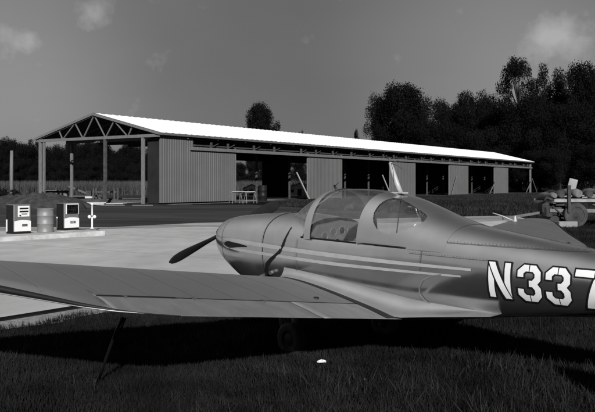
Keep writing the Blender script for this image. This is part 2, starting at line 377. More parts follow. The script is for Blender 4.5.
def shell(name, xs, ths, T, keep, m, parent=plane, off=0, cap_ends=False):
    b = MB(); vs = [sp(x, t, T, off) for x in xs for t in ths]; n = len(ths); fs = []
    for i in range(len(xs) - 1):
        for j in range(n - 1):
            a = vs[i * n + j]; c = vs[(i + 1) * n + j + 1]
            cx = (a[0] + c[0]) / 2; cy = (a[1] + c[1]) / 2; cz = (a[2] + c[2]) / 2 + .2
            if keep(cx, cy, cz): fs.append((i * n + j, i * n + j + 1, (i + 1) * n + j + 1, (i + 1) * n + j))
    b.add(vs, fs, True)
    o = b.build(name, m, parent)
    import bmesh
    bm = bmesh.new(); bm.from_mesh(o.data)
    lv = [v for v in bm.verts if not v.link_faces]; bmesh.ops.delete(bm, geom=lv, context='VERTS'); bm.to_mesh(o.data); bm.free()
    return o
def lin(a, b, n): return [a + (b - a) * i / (n - 1) for i in range(n)]
TH = lin(-math.pi, math.pi, 97)
xs_f = [4.215, 4.212, 4.205, 4.19, 4.17, 4.14, 4.10, 4.05, 4.0, 3.93, 3.86, 3.78] + lin(3.7, 3.0, 11)
# fuselage body behind the cowl
fus = shell('fuselage', lin(3.0, -3.1, 123), TH, T, lambda x, y, z: not (z > 1.352 and .93 < x < 2.36), M['alu'])
cowl = shell('cowling', xs_f, TH, T, lambda x, y, z: True, M['alu'], off=.004)
b = MB(); b.lathe([(0, .0), (.10, 0), (.135, -.012), (.14, -.02)], (4.228, 0, .99), 'x'); b.build('nose_plate', M['iron'], cowl)
for s in (1, -1):   # cooling inlets in the nose
    b = MB(); b.box((4.19, s * .17, 1.04), (.06, .14, .12), bev=.03); b.build('air_inlet', M['black_paint'], cowl)
# canopy pieces
THu = lin(-.05, math.pi + .05, 120)
ws = shell('windscreen', lin(2.80, 2.30, 26), THu, CT, lambda x, y, z: z > 1.345 and abs(y) < sy(x, z) - .0 or z > sec(x)[0], M['glass'])
shell('bow_frame', lin(2.31, 2.205, 6), THu, CT, lambda x, y, z: z > 1.335, M['alu_satin'], off=.012)
shell('side_window', lin(2.21, 1.52, 30), THu, CT, lambda x, y, z: z > 1.345 and z < 1.80, M['glass'])
shell('canopy_top', lin(2.21, 1.52, 30), THu, CT, lambda x, y, z: z >= 1.80, M['glass'])
Dp = [(1.40,1.594),(1.415,1.64),(1.42,1.69),(1.413,1.73),(1.40,1.765),(1.365,1.785),(1.30,1.778),(1.173,1.737),(1.031,1.684),(.93,1.642),(.895,1.62),(.88,1.595),(.895,1.563),(.94,1.532),(1.0,1.502),(1.08,1.472),(1.153,1.457),(1.22,1.460),(1.278,1.475),(1.32,1.498),(1.354,1.53),(1.382,1.56)]
def inD(x, z, P=Dp):
    r = False; j = len(P) - 1
    for i in range(len(P)):
        if (P[i][1] > z) != (P[j][1] > z) and x < (P[j][0] - P[i][0]) * (z - P[i][1]) / (P[j][1] - P[i][1]) + P[i][0]: r = not r
        j = i
    return r
THr = lin(-.12, math.pi + .12, 300)
rc = shell('rear_canopy', lin(1.56, .55, 135), THr, CT, lambda x, y, z: z > 1.335 and not (inD(x, z) and abs(y) > .12), M['alu'], off=.003)
shell('rear_window', lin(1.47, .82, 45), THr, CT, lambda x, y, z: abs(y) > .1 and inD(x, z, [(p[0] + (.02 if p[0] > 1.1 else -.02), p[1] + (.02 if p[1] > 1.6 else -.02)) for p in Dp]), M['glass'], off=-.006)
# sills, cables
for s in (1, -1):
    b = MB(); b.tube([(x, s * (sy(x, 1.345) + .004), 1.345 - .2 - (.0)) for x in lin(2.36, .95, 20)], .009, 6); b.build('canopy_sill', M['black_paint'], plane)
b = MB(); b.tube([(2.80, 0, 1.375)] + [(x, (sy(x, 1.42) - .02) * 1, 1.22 + .0) for x in ()] + [(2.62, 0, 1.47), (2.4, 0, 1.585), (2.3, 0, 1.625)], .009, 6); b.build('windscreen_strip', M['alu_satin'], plane)
b = MB(); b.tube([(1.27, .20, 1.56), (1.21, .30, 1.42), (1.13, .42, 1.26)], .006, 5); b.build('window_cable', M['black_paint'], plane)
# interior
b = MB()
b.box((1.65, 0, .62), (1.5, .86, .04)); b.box((.93, 0, .95), (.04, .80, .62)); b.build('cockpit_floor', M['leather'], plane)
pn = MB(); pn.prism([(-.42, .92), (-.42, 1.17), (-.34, 1.27), (0, 1.31), (.34, 1.27), (.42, 1.17), (.42, .92)], 2.26, 2.30, lambda a, c, h: (h, a, c)); pn = pn.build('instrument_panel', M['grey_paint'], plane)
for y, z, r in ((-.26, 1.15, .045), (-.13, 1.19, .045), (0, 1.20, .045), (.13, 1.19, .045), (.26, 1.15, .045), (-.2, 1.05, .04), (-.07, 1.08, .04), (.07, 1.08, .04), (.2, 1.05, .04)):
    b = MB(); b.lathe([(0, 2.252), (r * .86, 2.252), (r, 2.250), (r, 2.262)], (0, y, z), 'x', 16); d = b.build('dial', M['iron'] if abs(y) > .1 else M['black_paint'], pn)
    b = MB(); b.lathe([(r * .88, 2.2515), (r * .98, 2.247), (r * 1.1, 2.2515)], (0, y, z), 'x', 16); b.bar((2.2508, y, z), (2.2508, y + r * .5, z + r * .45), .006, .002); b.build('dial_ring', M['pump_grey'], pn)
for y in (.22, -.22):
    b = MB(); b.tube([(2.26, y, .99), (2.05, y, 1.0)], .012, 8); b.tube([(2.05, y - .12, 1.09), (2.05, y - .13, 1.0), (2.05, y - .08, .97), (2.05, y + .08, .97), (2.05, y + .13, 1.0), (2.05, y + .12, 1.09)], .013, 8); b.build('control_yoke', M['alu_satin'], plane)
b = MB(); b.box((1.6, 0, .78), (.5, .84, .14), bev=.04); b.build('seat', M['leather'], plane)
for y in (.215, -.215):
    b = MB(); b.box((1.36, y, .86), (.10, .40, .56), Matrix.Rotation(R(-8), 4, 'Y'), bev=.04); b.build('seat_back', M['leather'], plane)

# wing
TD = .126
def zw(x, y): return .65 - .2 + TD * abs(y) + .10 * (x - 1.0)
OUT = [(0, 2.58, .88), (3.0, 2.58, .89), (3.2, 2.58, .94), (3.42, 2.58, 1.04), (3.6, 2.58, 1.19), (3.76, 2.58, 1.38), (3.92, 2.58, 1.56), (4.04, 2.578, 1.68), (4.16, 2.57, 1.79), (4.28, 2.55, 1.90), (4.38, 2.52, 2.00), (4.46, 2.48, 2.09), (4.52, 2.44, 2.17), (4.56, 2.39, 2.24), (4.58, 2.34, 2.30)]
def chord(y):
    y = abs(y)
    for i in range(len(OUT) - 1):
        a, c = OUT[i], OUT[i + 1]
        if a[0] <= y <= c[0]:
            k = (y - a[0]) / (c[0] - a[0]); return a[1] + (c[1] - a[1]) * k, a[2] + (c[2] - a[2]) * k
    return OUT[-1][1:]
def thick(y):
    y = abs(y); t = .20
    if y > 3: t *= max(.08, math.sqrt(max(0, 1 - ((y - 3) / 1.60) ** 3.0)))
    return t
def foil(f): return 2.6 * (.2969 * math.sqrt(f) - .126 * f - .3516 * f * f + .2843 * f ** 3 - .1015 * f ** 4) * 2 / 1.0   # f 0..1, max about .26*2
def wtop(x, y, o=0):
    le, te = chord(y); f = min(max((le - x) / 1.70, 0), 1)
    k = (le - x) / max(le - te, .01); k = min(max(k, 0), 1)
    tk = thick(y); h = foil(f) * tk * 1.0
    h *= min(1, (1 - k) * 9 + .06)
    return zw(x, y) + h * .62 + o
def wbot(x, y):
    le, te = chord(y); f = min(max((le - x) / 1.70, 0), 1); k = min(max((le - x) / max(le - te, .01), 0), 1)
    return zw(x, y) - foil(f) * thick(y) * .42 * min(1, (1 - k) * 9 + .06)
HX = 1.31
def wing_piece(name, ys, x_front, x_back, s, m, parent, nf=26):
    b = MB(); rings = []
    for y in ys:
        le, te = chord(y); xf = min(le, x_front); xb = max(te, x_back if y <= 3.43 else 0)
        if xf - xb < .004: xb = xf - .004
        xs_ = [xf - (xf - xb) * (1 - math.cos(math.pi * i / nf)) / 2 for i in range(nf + 1)]
        rings.append([(x, s * y, wtop(x, y)) for x in xs_] + [(x, s * y, min(wbot(x, y), wtop(x, y) - .002)) for x in reversed(xs_)])
    n = len(rings[0]); vs = [p for r in rings for p in r]; fs = []
    for i in range(len(rings) - 1):
        for j in range(n):
            j2 = (j + 1) % n; fs.append((i * n + j, i * n + j2, (i + 1) * n + j2, (i + 1) * n + j))
    fs += [tuple(range(n)), tuple(range(len(vs) - 1, len(vs) - n - 1, -1))]
    b.add(vs, fs, True); o = b.build(name, m, parent)
    o.data.polygons.foreach_set('use_smooth', [len(p.vertices) == 4 for p in o.data.polygons]); return o
for s in (1, -1):
    wing = wing_piece('wing', lin(0, 3.0, 25) + lin(3.06, 3.43, 8) + lin(3.432, 4.58, 34), 9, HX + .006, s, M['dope'], plane)
    wing_piece('flap', lin(.0, 1.6, 12), HX - .004, 0, s, M['dope_pale'], wing, 10)
    ail = wing_piece('aileron', lin(1.606, 3.0, 10) + lin(3.06, 3.425, 9), HX - .004, 0, s, M['dope_pale'], wing, 10)
    # open gap ahead of the outer aileron
    b = MB(); pts = lin(2.75, 3.42, 14)
    for i in range(13):
        a, c = pts[i], pts[i + 1]
        b.add([(HX + .020, s * a, wtop(HX + .02, a, .002)), (HX + .020, s * c, wtop(HX + .02, c, .002)), (HX - .018, s * c, wtop(HX - .018, c, .002)), (HX - .018, s * a, wtop(HX - .018, a, .002))], [(0, 1, 2, 3)])
    b.build('hinge_gap', M['black_paint'], wing)
    for k in range(9):
        y = .95 + .40 * k; b = MB(); xs_ = lin(2.52, max(HX + .05, chord(y + .02)[1] + .05), 16); prev = None
        for x in xs_:
            q = [(x, s * (y - .012), wtop(x, y - .012, .0012)), (x, s * (y + .012), wtop(x, y + .012, .0012))]
            if prev: b.add(prev + q, [(0, 1, 3, 2)], True)
            prev = q
        b.build('rib_tape', M['dope_tape'], wing)
    if s > 0:
        b = MB(); b.lathe([(0, .012), (.022, .012), (.026, .004), (.03, -.01)], (1.45, 1.15, wtop(1.45, 1.15)), 'z', 14); b.build('tank_cap', M['black_paint'], wing)
    b = MB(); pts = lin(.66, 2.75, 30)
    for i in range(29):
        a, c = pts[i], pts[i + 1]
        b.add([(HX + .008, s * a, wtop(HX + .008, a, .0015)), (HX + .008, s * c, wtop(HX + .008, c, .0015)), (HX - .006, s * c, wtop(HX - .006, c, .0015)), (HX - .006, s * a, wtop(HX - .006, a, .0015))], [(0, 1, 2, 3)])
    b.build('flap_joint', M['black_paint'], wing)
    # root fillet: from the wing top up to the fuselage side, tapering to a point behind the wing
    b = MB(); rings = []; NX = 30
    for i in range(NX + 1):
        x = 2.62 - (2.62 - .10) * i / NX
        if x > .88:
            k = (2.62 - x) / 1.74; yo = .60 + .09 * k; zo = wtop(x, yo, .004); zi = .82 - .14 * k ** 1.5
        else:
            k2 = (.88 - x) / .78; yo = .69 - (.69 - .415) * k2 ** .8; zo = zw(.88, .69) + .012 + k2 * .09; zi = .68 - .05 * k2
        yi = sy(x, zi + .2) - .004; zi = max(zi, zo + .01)
        yi = min(yi, yo - .002)
        row = []
        for j in range(11):
            t = j / 10; # quarter-ellipse, concave
            yy = yo - (yo - yi) * math.sin(t * math.pi / 2); zz = zi - (zi - zo) * math.cos(t * math.pi / 2) if False else zo + (zi - zo) * (1 - math.cos(t * math.pi / 2))
            row.append((x, s * yy, zz))
        rings.append(row)
    vs = [p for r in rings for p in r]; fs = [(i * 11 + j, i * 11 + j + 1, i * 11 + 12 + j, i * 11 + 11 + j) for i in range(NX) for j in range(10)]
    b.add(vs, fs, True)
    # underside of the tail of the fillet
    low = [(r[0][0], r[0][1] * .9, r[0][2] - .02) for r in rings]
    i0 = 20
    for i in range(i0, NX): b.add([rings[i][0], rings[i + 1][0], (rings[i + 1][0][0], s * .3, rings[i + 1][0][2] - .03), (rings[i][0][0], s * .3, rings[i][0][2] - .03)], [(0, 1, 2, 3)])
    b.build('wing_fillet', M['alu_satin'], plane)
    # black walkway strip beside the fillet
    b = MB(); xs_ = lin(2.5, .90, 24); prev = None
    for x in xs_:
        k = (2.5 - x) / 1.6; yc = .655 + .085 * k; hwid = .018 + .045 * k
        q = [(x, s * (yc - hwid), wtop(x, yc - hwid, .007)), (x, s * (yc + hwid), wtop(x, yc + hwid, .004))]
        if prev: b.add(prev + q, [(0, 1, 3, 2)])
        prev = q
    b.build('walkway_strip', M['black_paint'], wing)
    # tip bow blackened and thickened outward to stand for the shaded tip underside
    b = MB(); b.tube([(chord(y)[1] - .004, s * y, wbot(chord(y)[1] + .004, y) - .003) for y in lin(3.0, 4.58, 30)], [.005 + .020 * min(1, max(0, (y - 3.3) / .7)) for y in lin(3.0, 4.58, 30)], 8); b.build('tip_shade_bow', M['black_paint'], wing)
    b = MB(); b.tube([(chord(y)[1] - .012, s * y, wbot(chord(y)[1] + .004, y) - .004 - .030 * min(1, max(0, (y - 3.3) / .7))) for y in lin(3.25, 4.4, 24)], .005, 6); b.build('tip_bright_line', M['dope'], wing)  # thin tube added to draw the bright line below the darkened tip edge
    for y in (1.9, 2.6, 3.2): 
        b = MB(); b.box((HX - .01, s * y, wtop(HX - .01, y) + .004), (.05, .016, .012)); b.build('hinge', M['iron'], wing)
    if s < 0:
        wing.rotation_euler.x = -.004; wing.rotation_euler.z = .032
        b = MB(); yp = 4.02; xq = 2.60; zq = wtop(2.5, yp)
        b.lathe([(.045, 0), (.03, .03), (.018, .07), (.012, .10)], (2.45, -yp, zq - .02), 'z', 12)
        b.tube([(2.45, -yp, zq + .0), (2.62, -yp + .06, zq + .07), (2.75, -yp + .12, zq + .11)], .009, 8); b.build('pitot_tube', M['stripe'], wing)

# paint on the fuselage side
def surf_strip(b, pts, half, off, side=1, nsub=2):
    """ribbon following the fuselage side along (x,z) points"""
    rows = []
    for i, (x, z) in enumerate(pts):
        a = pts[max(i - 1, 0)]; c = pts[min(i + 1, len(pts) - 1)]; dx, dz = c[0] - a[0], c[1] - a[1]; l = math.hypot(dx, dz) or 1
        nx, nz_ = -dz / l, dx / l; h = half[i] if isinstance(half, (list, tuple)) else half
        rows.append([P3(x + nx * h * t, z + nz_ * h * t, off, side) for t in (-1, -.33, .33, 1)])
    vs = [p for r in rows for p in r]
    b.add(vs, [(i * 4 + j, i * 4 + j + 1, i * 4 + 5 + j, i * 4 + 4 + j) for i in range(len(rows) - 1) for j in range(3)], True)
for s in (1, -1):
    b = MB()
    up = [(x, 1.213 - .012 * math.sin((x - .2) * 1.0)) for x in lin(3.84, .26, 70)]
    surf_strip(b, up, [.004 + .018 * min(1, (3.84 - x) / .25) * min(1, .35 + (x - .26) / 2.2) for x, z in up], .006, s); b.build('upper_stripe', M['stripe'], plane)
    b = MB(); lo = [(x, 1.117 + .03 * max(0, (1.8 - x)) / 1.5) for x in lin(3.66, .36, 66)]
    surf_strip(b, lo, [.003 + .014 * min(1, (3.66 - x) / .2) * min(1, .35 + (x - .36) / 2.2) for x, z in lo], .006, s); b.build('lower_stripe', M['stripe'], plane)
    # dark rounded tip between the stripes
    b = MB(); el = lin(3.80, 3.30, 24); surf_strip(b, [(x, 1.168) for x in el], [.034 * math.sqrt(max(0, 1 - abs((x - 3.62) / .18) ** 2)) if x > 3.62 else .034 * (1 - (3.62 - x) / .4) for x in el], .0055, s)
    b.build('stripe_tip', M['black_paint'], plane)
    b = MB(); ell = [(3.6 + .235 * math.cos(a), 1.168 + .055 * math.sin(a)) for a in lin(-1.2, 1.2, 24)]; surf_strip(b, ell, .005, .007, s); b.build('tip_outline', M['stripe'], plane)
    # seams: thin dark lines
    def seam(pts, hw_=.0022):
        L_ = 0; rb = MB()
        for a_, c_ in zip(pts, pts[1:]):
            for q_ in (0, .5):
                x_, z_ = a_[0] + (c_[0] - a_[0]) * q_ + .014, a_[1] + (c_[1] - a_[1]) * q_ + .0; 
                if abs(c_[0] - a_[0]) > abs(c_[1] - a_[1]): x_ -= .014; z_ += .012
                rb.add([P3(x_ - .0025, z_ - .0025, .006, s), P3(x_ + .0025, z_ - .0025, .006, s), P3(x_ + .0025, z_ + .0025, .006, s), P3(x_ - .0025, z_ + .0025, .006, s)], [(0, 1, 2, 3)])
        rb.build('rivet_pattern', M['iron'], plane, recalc=False)['kind'] = 'stuff'
        b = MB(); surf_strip(b, pts, hw_, .0052, s); b.build('panel_seam', M['iron'], plane)
    seam([(.77, z) for z in lin(1.50, 1.12, 14)]); seam([(3.0, z) for z in lin(1.53, 1.05, 20)], .0018); seam([(x, 1.30) for x in lin(.9, .1, 14)])
    seam([(x, 1.42) for x in lin(.55, -2.6, 50)], .002); seam([(2.40, z) for z in lin(1.32, .9, 14)]); seam([(-1.15, z) for z in lin(1.40, 1.02, 14)]); seam([(3.86, z) for z in lin(1.47, .9, 20)], .003)
    # curved raised edge where the fillet fairing ends
    b = MB(); arc = [(.80 + .0 * k, z) for k, z in ()]; arc = [(.55 + .0, 1.14), (.66, 1.12), (.745, 1.075), (.79, 1.01), (.80, .95), (.77, .89), (.70, .84)]
    surf_strip(b, arc, .007, .010, s); b.build('fairing_edge', M['alu_satin'], plane)
    # curved strap on the cowling
    b = MB(); st = [(2.585, 1.43), (2.59, 1.36), (2.61, 1.29), (2.63, 1.23), (2.69, 1.16), (2.77, 1.11), (2.85, 1.06), (2.92, 1.0), (2.95, .93), (2.96, .85)]
    surf_strip(b, st, [.007, .009, .014, .02, .018, .017, .022, .028, .03, .028], .0065, s); b.build('cowl_strap', M['black_paint'], plane)
    b = MB(); p = P3(2.83, .93, .0, s); b.tube([p, (p[0] - .01, p[1] + s * .05, p[2] - .01)], .022, 10); b.build('exhaust_stub', M['iron'], plane); b = MB(); p = P3(3.04, .86, 0, s); b.tube([p, (p[0], p[1] + s * .06, p[2] - .02)], .025, 10); b.build('exhaust_stub', M['iron'], plane)
b = MB(); b.lathe([(0, .035), (.035, .033), (.045, .02), (.05, -.02)], (2.9, .0, 1.365), 'z', 16); b.build('fuel_cap', M['black_paint'], plane)

# registration letters, stencil style with black outline: quads laid on the side surface
LH = .292; LZ0 = 1.003; LS = .233
def lmap(x0, u_, v_, off, s):
    # u_ grows towards the tail (left side reads nose -> tail)
    x = x0 - u_ if s > 0 else x0 + u_
    return P3(x, LZ0 + v_, off, s)
def patch(b, q, x0, off, s, n=8, g=0):
    """bilinear quad q in letter space"""
    c = [sum(p[i] for p in q) / 4 for i in (0, 1)]
    vs = []
    for i in range(n + 1):
        for j in range(n + 1):
            a, t = i / n, j / n
            uu_ = (q[0][0] * (1 - a) + q[1][0] * a) * (1 - t) + (q[3][0] * (1 - a) + q[2][0] * a) * t
            v_ = (q[0][1] * (1 - a) + q[1][1] * a) * (1 - t) + (q[3][1] * (1 - a) + q[2][1] * a) * t
            vs.append(lmap(x0, uu_, v_, off, s))
    b.add(vs, [(i * (n + 1) + j, i * (n + 1) + j + 1, (i + 1) * (n + 1) + j + 1, (i + 1) * (n + 1) + j) for i in range(n) for j in range(n)], True)
def stroke(b, pts, wd, x0, off, s, ext=0, cuts=None):
    """mitred polyline of width wd; ends lengthened by ext; cuts = end directions override"""
    pts = [Vector(p) for p in pts]; m = len(pts)
    if ext:
        pts[0] = pts[0] + (pts[0] - pts[1]).normalized() * ext; pts[-1] = pts[-1] + (pts[-1] - pts[-2]).normalized() * ext
    Ls, Rs = [], []
    for i in range(m):
        d1 = (pts[i] - pts[i - 1]).normalized() if i > 0 else (pts[1] - pts[0]).normalized()
        d2 = (pts[i + 1] - pts[i]).normalized() if i < m - 1 else d1
        t = (d1 + d2).normalized(); nn_ = Vector((-t.y, t.x)); k = 1 / max(.5, nn_.dot(Vector((-d1.y, d1.x))))
        Ls.append(pts[i] + nn_ * wd / 2 * k); Rs.append(pts[i] - nn_ * wd / 2 * k)
    for i in range(m - 1): patch(b, [Ls[i], Ls[i + 1], Rs[i + 1], Rs[i]], x0, off, s, 6)
W = .196; H = LH; SW = .050; OL = .013
def glyph_strokes(ch):
    h2 = SW / 2
    if ch == 'N':
        return [[[(h2, 0), (h2, H)]], [[(W - h2, 0), (W - h2, H)]], [('Q', [(.0, H), (SW * 1.12, H), (W, 0), (W - SW * 1.12, 0)])]]
    if ch == '3':
        c = W / 2; g = .004
        return [[[(h2, H * .665), (h2, H * .80), (h2 + .035, H - h2), (c - g, H - h2)], [(c + g, H - h2), (W - h2 - .032, H - h2), (W - h2, H * .80), (W - h2, H * .64), (W - h2 - .035, H * .5), (W - h2, H * .36), (W - h2, H * .20), (W - h2 - .032, h2), (c + g, h2)],
                 [(c - g, h2), (h2 + .035, h2), (h2, H * .20), (h2, H * .335)], [(W - h2 - .03, H * .5), (W * .5, H * .5)]]]
    if ch == '7':
        return [[[(0, H - h2), (W - .052, H - h2)], ('Q', [(W - SW * 1.0, H - SW - .012), (W, H - SW - .012), (W * .36 + SW * 1.05, 0), (W * .36, 0)])]]
for s in (1, -1):
    word = 'N337' if s > 0 else 'N337'
    reg = None; bk = MB(); wh = MB()
    for i, ch in enumerate(word):
        x0 = (.100, -.160, -.398, -.632)[i] if s > 0 else (-.82, -.56, -.322, -.088)[i]
        for gi, grp in enumerate(glyph_strokes(ch)):
            base = .006 + gi * .0016
            for st in grp:
                if st[0] == 'Q':
                    q = st[1]; g = OL * .95; patch(bk, [(q[0][0] - g * 1.1, q[0][1] + g), (q[1][0] + g * 1.1, q[1][1] + g), (q[2][0] + g * 1.1, q[2][1] - g), (q[3][0] - g * 1.1, q[3][1] - g)], x0, base, s); patch(wh, q, x0, base + .0008, s)
                else:
                    stroke(bk, st, SW + 2 * OL, x0, base, s, ext=OL); stroke(wh, st, SW, x0, base + .0008, s)
    bk = bk.build('registration_outline', M['black_paint'], plane, recalc=False); wh.build('registration_letters', M['letter_white'], bk, recalc=False)

# propeller
hub = Vector((4.27, 0, 1.24 - .2 + .03))
b = MB(); b.lathe([(0, .10), (.03, .095), (.055, .07), (.07, .03), (.075, 0), (.075, -.05), (.0, -.05)], (hub.x, hub.y, hub.z), 'x', 20); pr_hub = b.build('propeller_hub', M['alu_satin'], plane)
for sg in (1, -1):
    b = MB(); rings = []
    dirv = Vector((0, .93, -.366)) * sg
    dirv.normalize(); wv_ = Vector((0, dirv.z, -dirv.y))   # width direction in the disc
    for i in range(25):
        t = i / 24; r = .04 + .905 * t
        wd = .055 + .095 * math.sin(min(t * 1.5, 1) * math.pi / 2) ** 1.5 if t < .72 else .15 * math.sqrt(max(0, 1 - ((t - .72) / .283) ** 2.2))
        wd = max(wd, .004); th = max(.004, .045 * (1 - t) + .008); tw = R(62 - 46 * t)
        ax = wv_ * math.cos(tw) * 1 + Vector((1, 0, 0)) * math.sin(tw) * (sg if False else 1); ay = wv_ * -math.sin(tw) + Vector((1, 0, 0)) * math.cos(tw)
        c = hub + dirv * r; rings.append([c + ax * (wd / 2) * math.cos(a) + ay * th / 2 * math.sin(a) for a in [2 * math.pi * k / 14 for k in range(14)]])
    vs = [p for rr in rings for p in rr]; fs = [(i * 14 + j, i * 14 + (j + 1) % 14, i * 14 + 14 + (j + 1) % 14, i * 14 + 14 + j) for i in range(24) for j in range(14)] + [tuple(range(14)), tuple(range(24 * 14 + 13, 24 * 14 - 1, -1))]
    b.add(vs, fs, True); b.build('propeller_blade', M['prop'], plane)

# antenna mast and whisker stub on the canopy
b = MB(); b.box((1.46, 0, 1.632), (.17, .09, .014), bev=.005)
b.tube([(1.44, 0, 1.63), (1.50, 0, 1.74), (1.55, 0, 1.85), (1.585, 0, 1.935)], [.026, .028, .026, .018], 10)
mast = b.build('antenna_mast', M['stripe'], plane)
b = MB(); b.tube([(1.58, 0, 1.93), (1.40, .10, 1.90), (1.25, .2, 1.865)], .003, 5); b.tube([(1.58, 0, 1.93), (1.61, 0, 1.97)], .003, 5); b.tube([(1.58, 0, 1.93), (1.57, -.12, 1.96)], .003, 5); b.build('antenna_wire', M['iron'], mast)
b = MB(); b.tube([(2.30, .05, 1.635), (2.33, .05, 1.69)], .012, 8); b.tube([(2.32, .05, 1.68), (2.26, .05, 1.72)], .003, 5); b.build('antenna_stub', M['black_paint'], plane)

# tail: stabiliser, twin fins
b = MB()
def slab(b, prof, a0, a1, y_up, rf):
    pass
o = MB(); ys = lin(-1.15, 1.15, 13); rr = []
for y in ys:
    k = abs(y) / 1.15; xf = -2.42 - .12 * k; xb = -3.18; ring = []
    for i in range(9):
        f = i / 8; ring.append((xf + (xb - xf) * f, y, 1.05 + .028 * math.sin(math.pi * min(f * 1.15 + .12, 1))))
    for i in range(8, -1, -1):
        f = i / 8; ring.append((xf + (xb - xf) * f, y, 1.045 - .028 * math.sin(math.pi * min(f * 1.15 + .12, 1))))
    rr.append(ring)
vs = [p for r in rr for p in r]; o.add(vs, [(i * 18 + j, i * 18 + (j + 1) % 18, i * 18 + 18 + (j + 1) % 18, i * 18 + 18 + j) for i in range(12) for j in range(18)] + [tuple(range(18)), tuple(range(12 * 18 + 17, 12 * 18 - 1, -1))], True); o.build('tailplane', M['alu'], plane)
for s in (1, -1):
    o = MB(); o.prism([(-2.50, .82), (-2.42, 1.0), (-2.5, 1.25), (-2.66, 1.43), (-2.86, 1.47), (-2.88, .72), (-2.7, .70)], s * 1.16, s * 1.20, lambda a, c, h: (a, h, c)); fin = o.build('fin', M['alu'], plane)
    o = MB(); o.prism([(-2.89, .72), (-2.89, 1.47), (-3.05, 1.44), (-3.22, 1.3), (-3.28, 1.05), (-3.22, .84), (-3.05, .73)], s * 1.162, s * 1.198, lambda a, c, h: (a, h, c)); o.build('rudder', M['dope'], fin)
# landing gear
def wheel(x, y, r, parent=plane):
    z = r - .021 * x - .005
    b = MB(); b.lathe([(r * .55, -.05), (r * .8, -.062), (r * .97, -.045), (r, -.02), (r, .02), (r * .97, .045), (r * .8, .062), (r * .55, .05)], (x, y, z), 'y', 28); ty = b.build('tyre', M['rubber'], parent)
    b = MB(); b.lathe([(0, -.045), (r * .3, -.045), (r * .5, -.03), (r * .58, -.045), (r * .58, .045), (r * .5, .03), (r * .3, .045), (0, .045)], (x, y, z), 'y', 20); b.build('rim', M['black_paint'], ty)
    return z
for s in (1, -1):
    z = wheel(2.25, s * .72, .17)
    b = MB(); b.tube([(2.33, s * .60, .50), (2.31, s * .62, .32), (2.25, s * .64, z)], [.045, .04, .03], 10); b.tube([(2.25, s * .62, z), (2.25, s * .74, z)], .02, 8); b.build('gear_leg', M['iron'], plane)
z = wheel(3.05, 0, .17)
b = MB(); b.tube([(3.1, 0, .5), (3.08, 0, .36)], .035, 10)
for s in (1, -1): b.tube([(3.08, s * .0, .37), (3.07, s * .09, .34), (3.05, s * .09, z)], .018, 8)
b.tube([(3.05, -.09, z), (3.05, .09, z)], .014, 8); b.build('nose_gear_leg', M['iron'], plane)

# tie-down rope
b = MB(); rp = [(-1.34, 5.98, .72), (-1.42, 6.12, .60), (-1.52, 6.32, .42), (-1.63, 6.55, .22), (-1.75, 6.79, .0)]
b.tube(rp, .013, 8); b.tube([(-1.75, 6.79, -.02), (-1.75, 6.79, .05)], .02, 8)
b.tube([Vector(rp[0]) + Vector((.02, .0, .0)), Vector(rp[1]) + Vector((.03, 0, 0)), Vector(rp[2]) + Vector((.022, .01, 0))], .008, 6)
tag(b.build('tie_down_rope', M['black_paint']), 'dark tie-down rope running from the wing underside into the grass', 'rope')

# paper scraps in the grass
def scrap(c, r, label):
    b = MB(); n = 7; vs = []; 
    for i in range(n):
        for j in range(n):
            x, y = (i / (n - 1) - .5) * 2, (j / (n - 1) - .5) * 2
            vs.append((c[0] + x * r * (1 + .2 * random.random()), c[1] + y * r * .5, c[2] + r * .7 * (1 - .5 * x * x) * (1 - .7 * y * y) + random.uniform(-.18, .18) * r))
    b.add(vs, [(i * n + j, i * n + j + 1, (i + 1) * n + j + 1, (i + 1) * n + j) for i in range(n - 1) for j in range(n - 1)])
    o = b.build('paper_scrap', M['paper']); sm = o.modifiers.new('s', 'SOLIDIFY'); sm.thickness = .004
    return tag(o, label, 'litter', 'scraps of litter in the grass')
scrap((.23, 7.45, .045), .036, 'crumpled white paper scrap lying in the grass below the wing root')
scrap((.60, 6.9, .015), .013, 'tiny pale scrap lying in the grass nearer the bottom edge')

# ------------------------------------------------------------------ hangar (own frame: x along the front, y towards the back)
hrot = math.atan2(.833, .553)
hg = empty('hangar', 'long open fronted pole hangar with white metal roof and grey corrugated wall panels', 'hangar', (-11.85, 67.2, 0), (0, 0, hrot))
HL, HW, EH, RH = 105.5, 15.7, 6.15, 8.10
# roof
b = MB(); ov = .45; th_ = .08
sl_ = (RH - EH) / (HW / 2); z_e = EH - ov * sl_
for side in (0, 1):
    y0, y1 = (-ov, HW / 2) if side == 0 else (HW + ov, HW / 2)
    nrib = 130; vs = []; fs = []
    for i in range(nrib * 4 + 1):
        x = -.5 + (HL + 1.0) * i / (nrib * 4); rz = .035 if i % 4 == 0 else 0
        vs += [(x, y0, z_e + .12 + rz), (x, y1, RH + .12 + rz)]
    fs = [(i * 2, i * 2 + 2, i * 2 + 3, i * 2 + 1) for i in range(nrib * 4)]
    b.add(vs, fs)
rf = b.build('roof', M['roof'], hg)
b = MB()   # dark decking under the sheets
for side in (0, 1):
    y0, y1 = (-ov + .02, HW / 2) if side == 0 else (HW + ov - .02, HW / 2)
    b.add([(-.48, y0, z_e + .09), (HL + .48, y0, z_e + .09), (HL + .48, y1, RH + .09), (-.48, y1, RH + .09)], [(0, 1, 2, 3)])
    b.add([(-.48, y0, z_e + .04), (HL + .48, y0, z_e + .04), (HL + .48, y1, RH + .04), (-.48, y1, RH + .04)], [(0, 1, 2, 3)])
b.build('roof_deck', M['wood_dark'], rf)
b = MB(); b.box((HL / 2, -ov - .02, z_e + .02), (HL + 1, .05, .20)); b.build('eave_board', M['grey_paint'], hg)
b = MB()
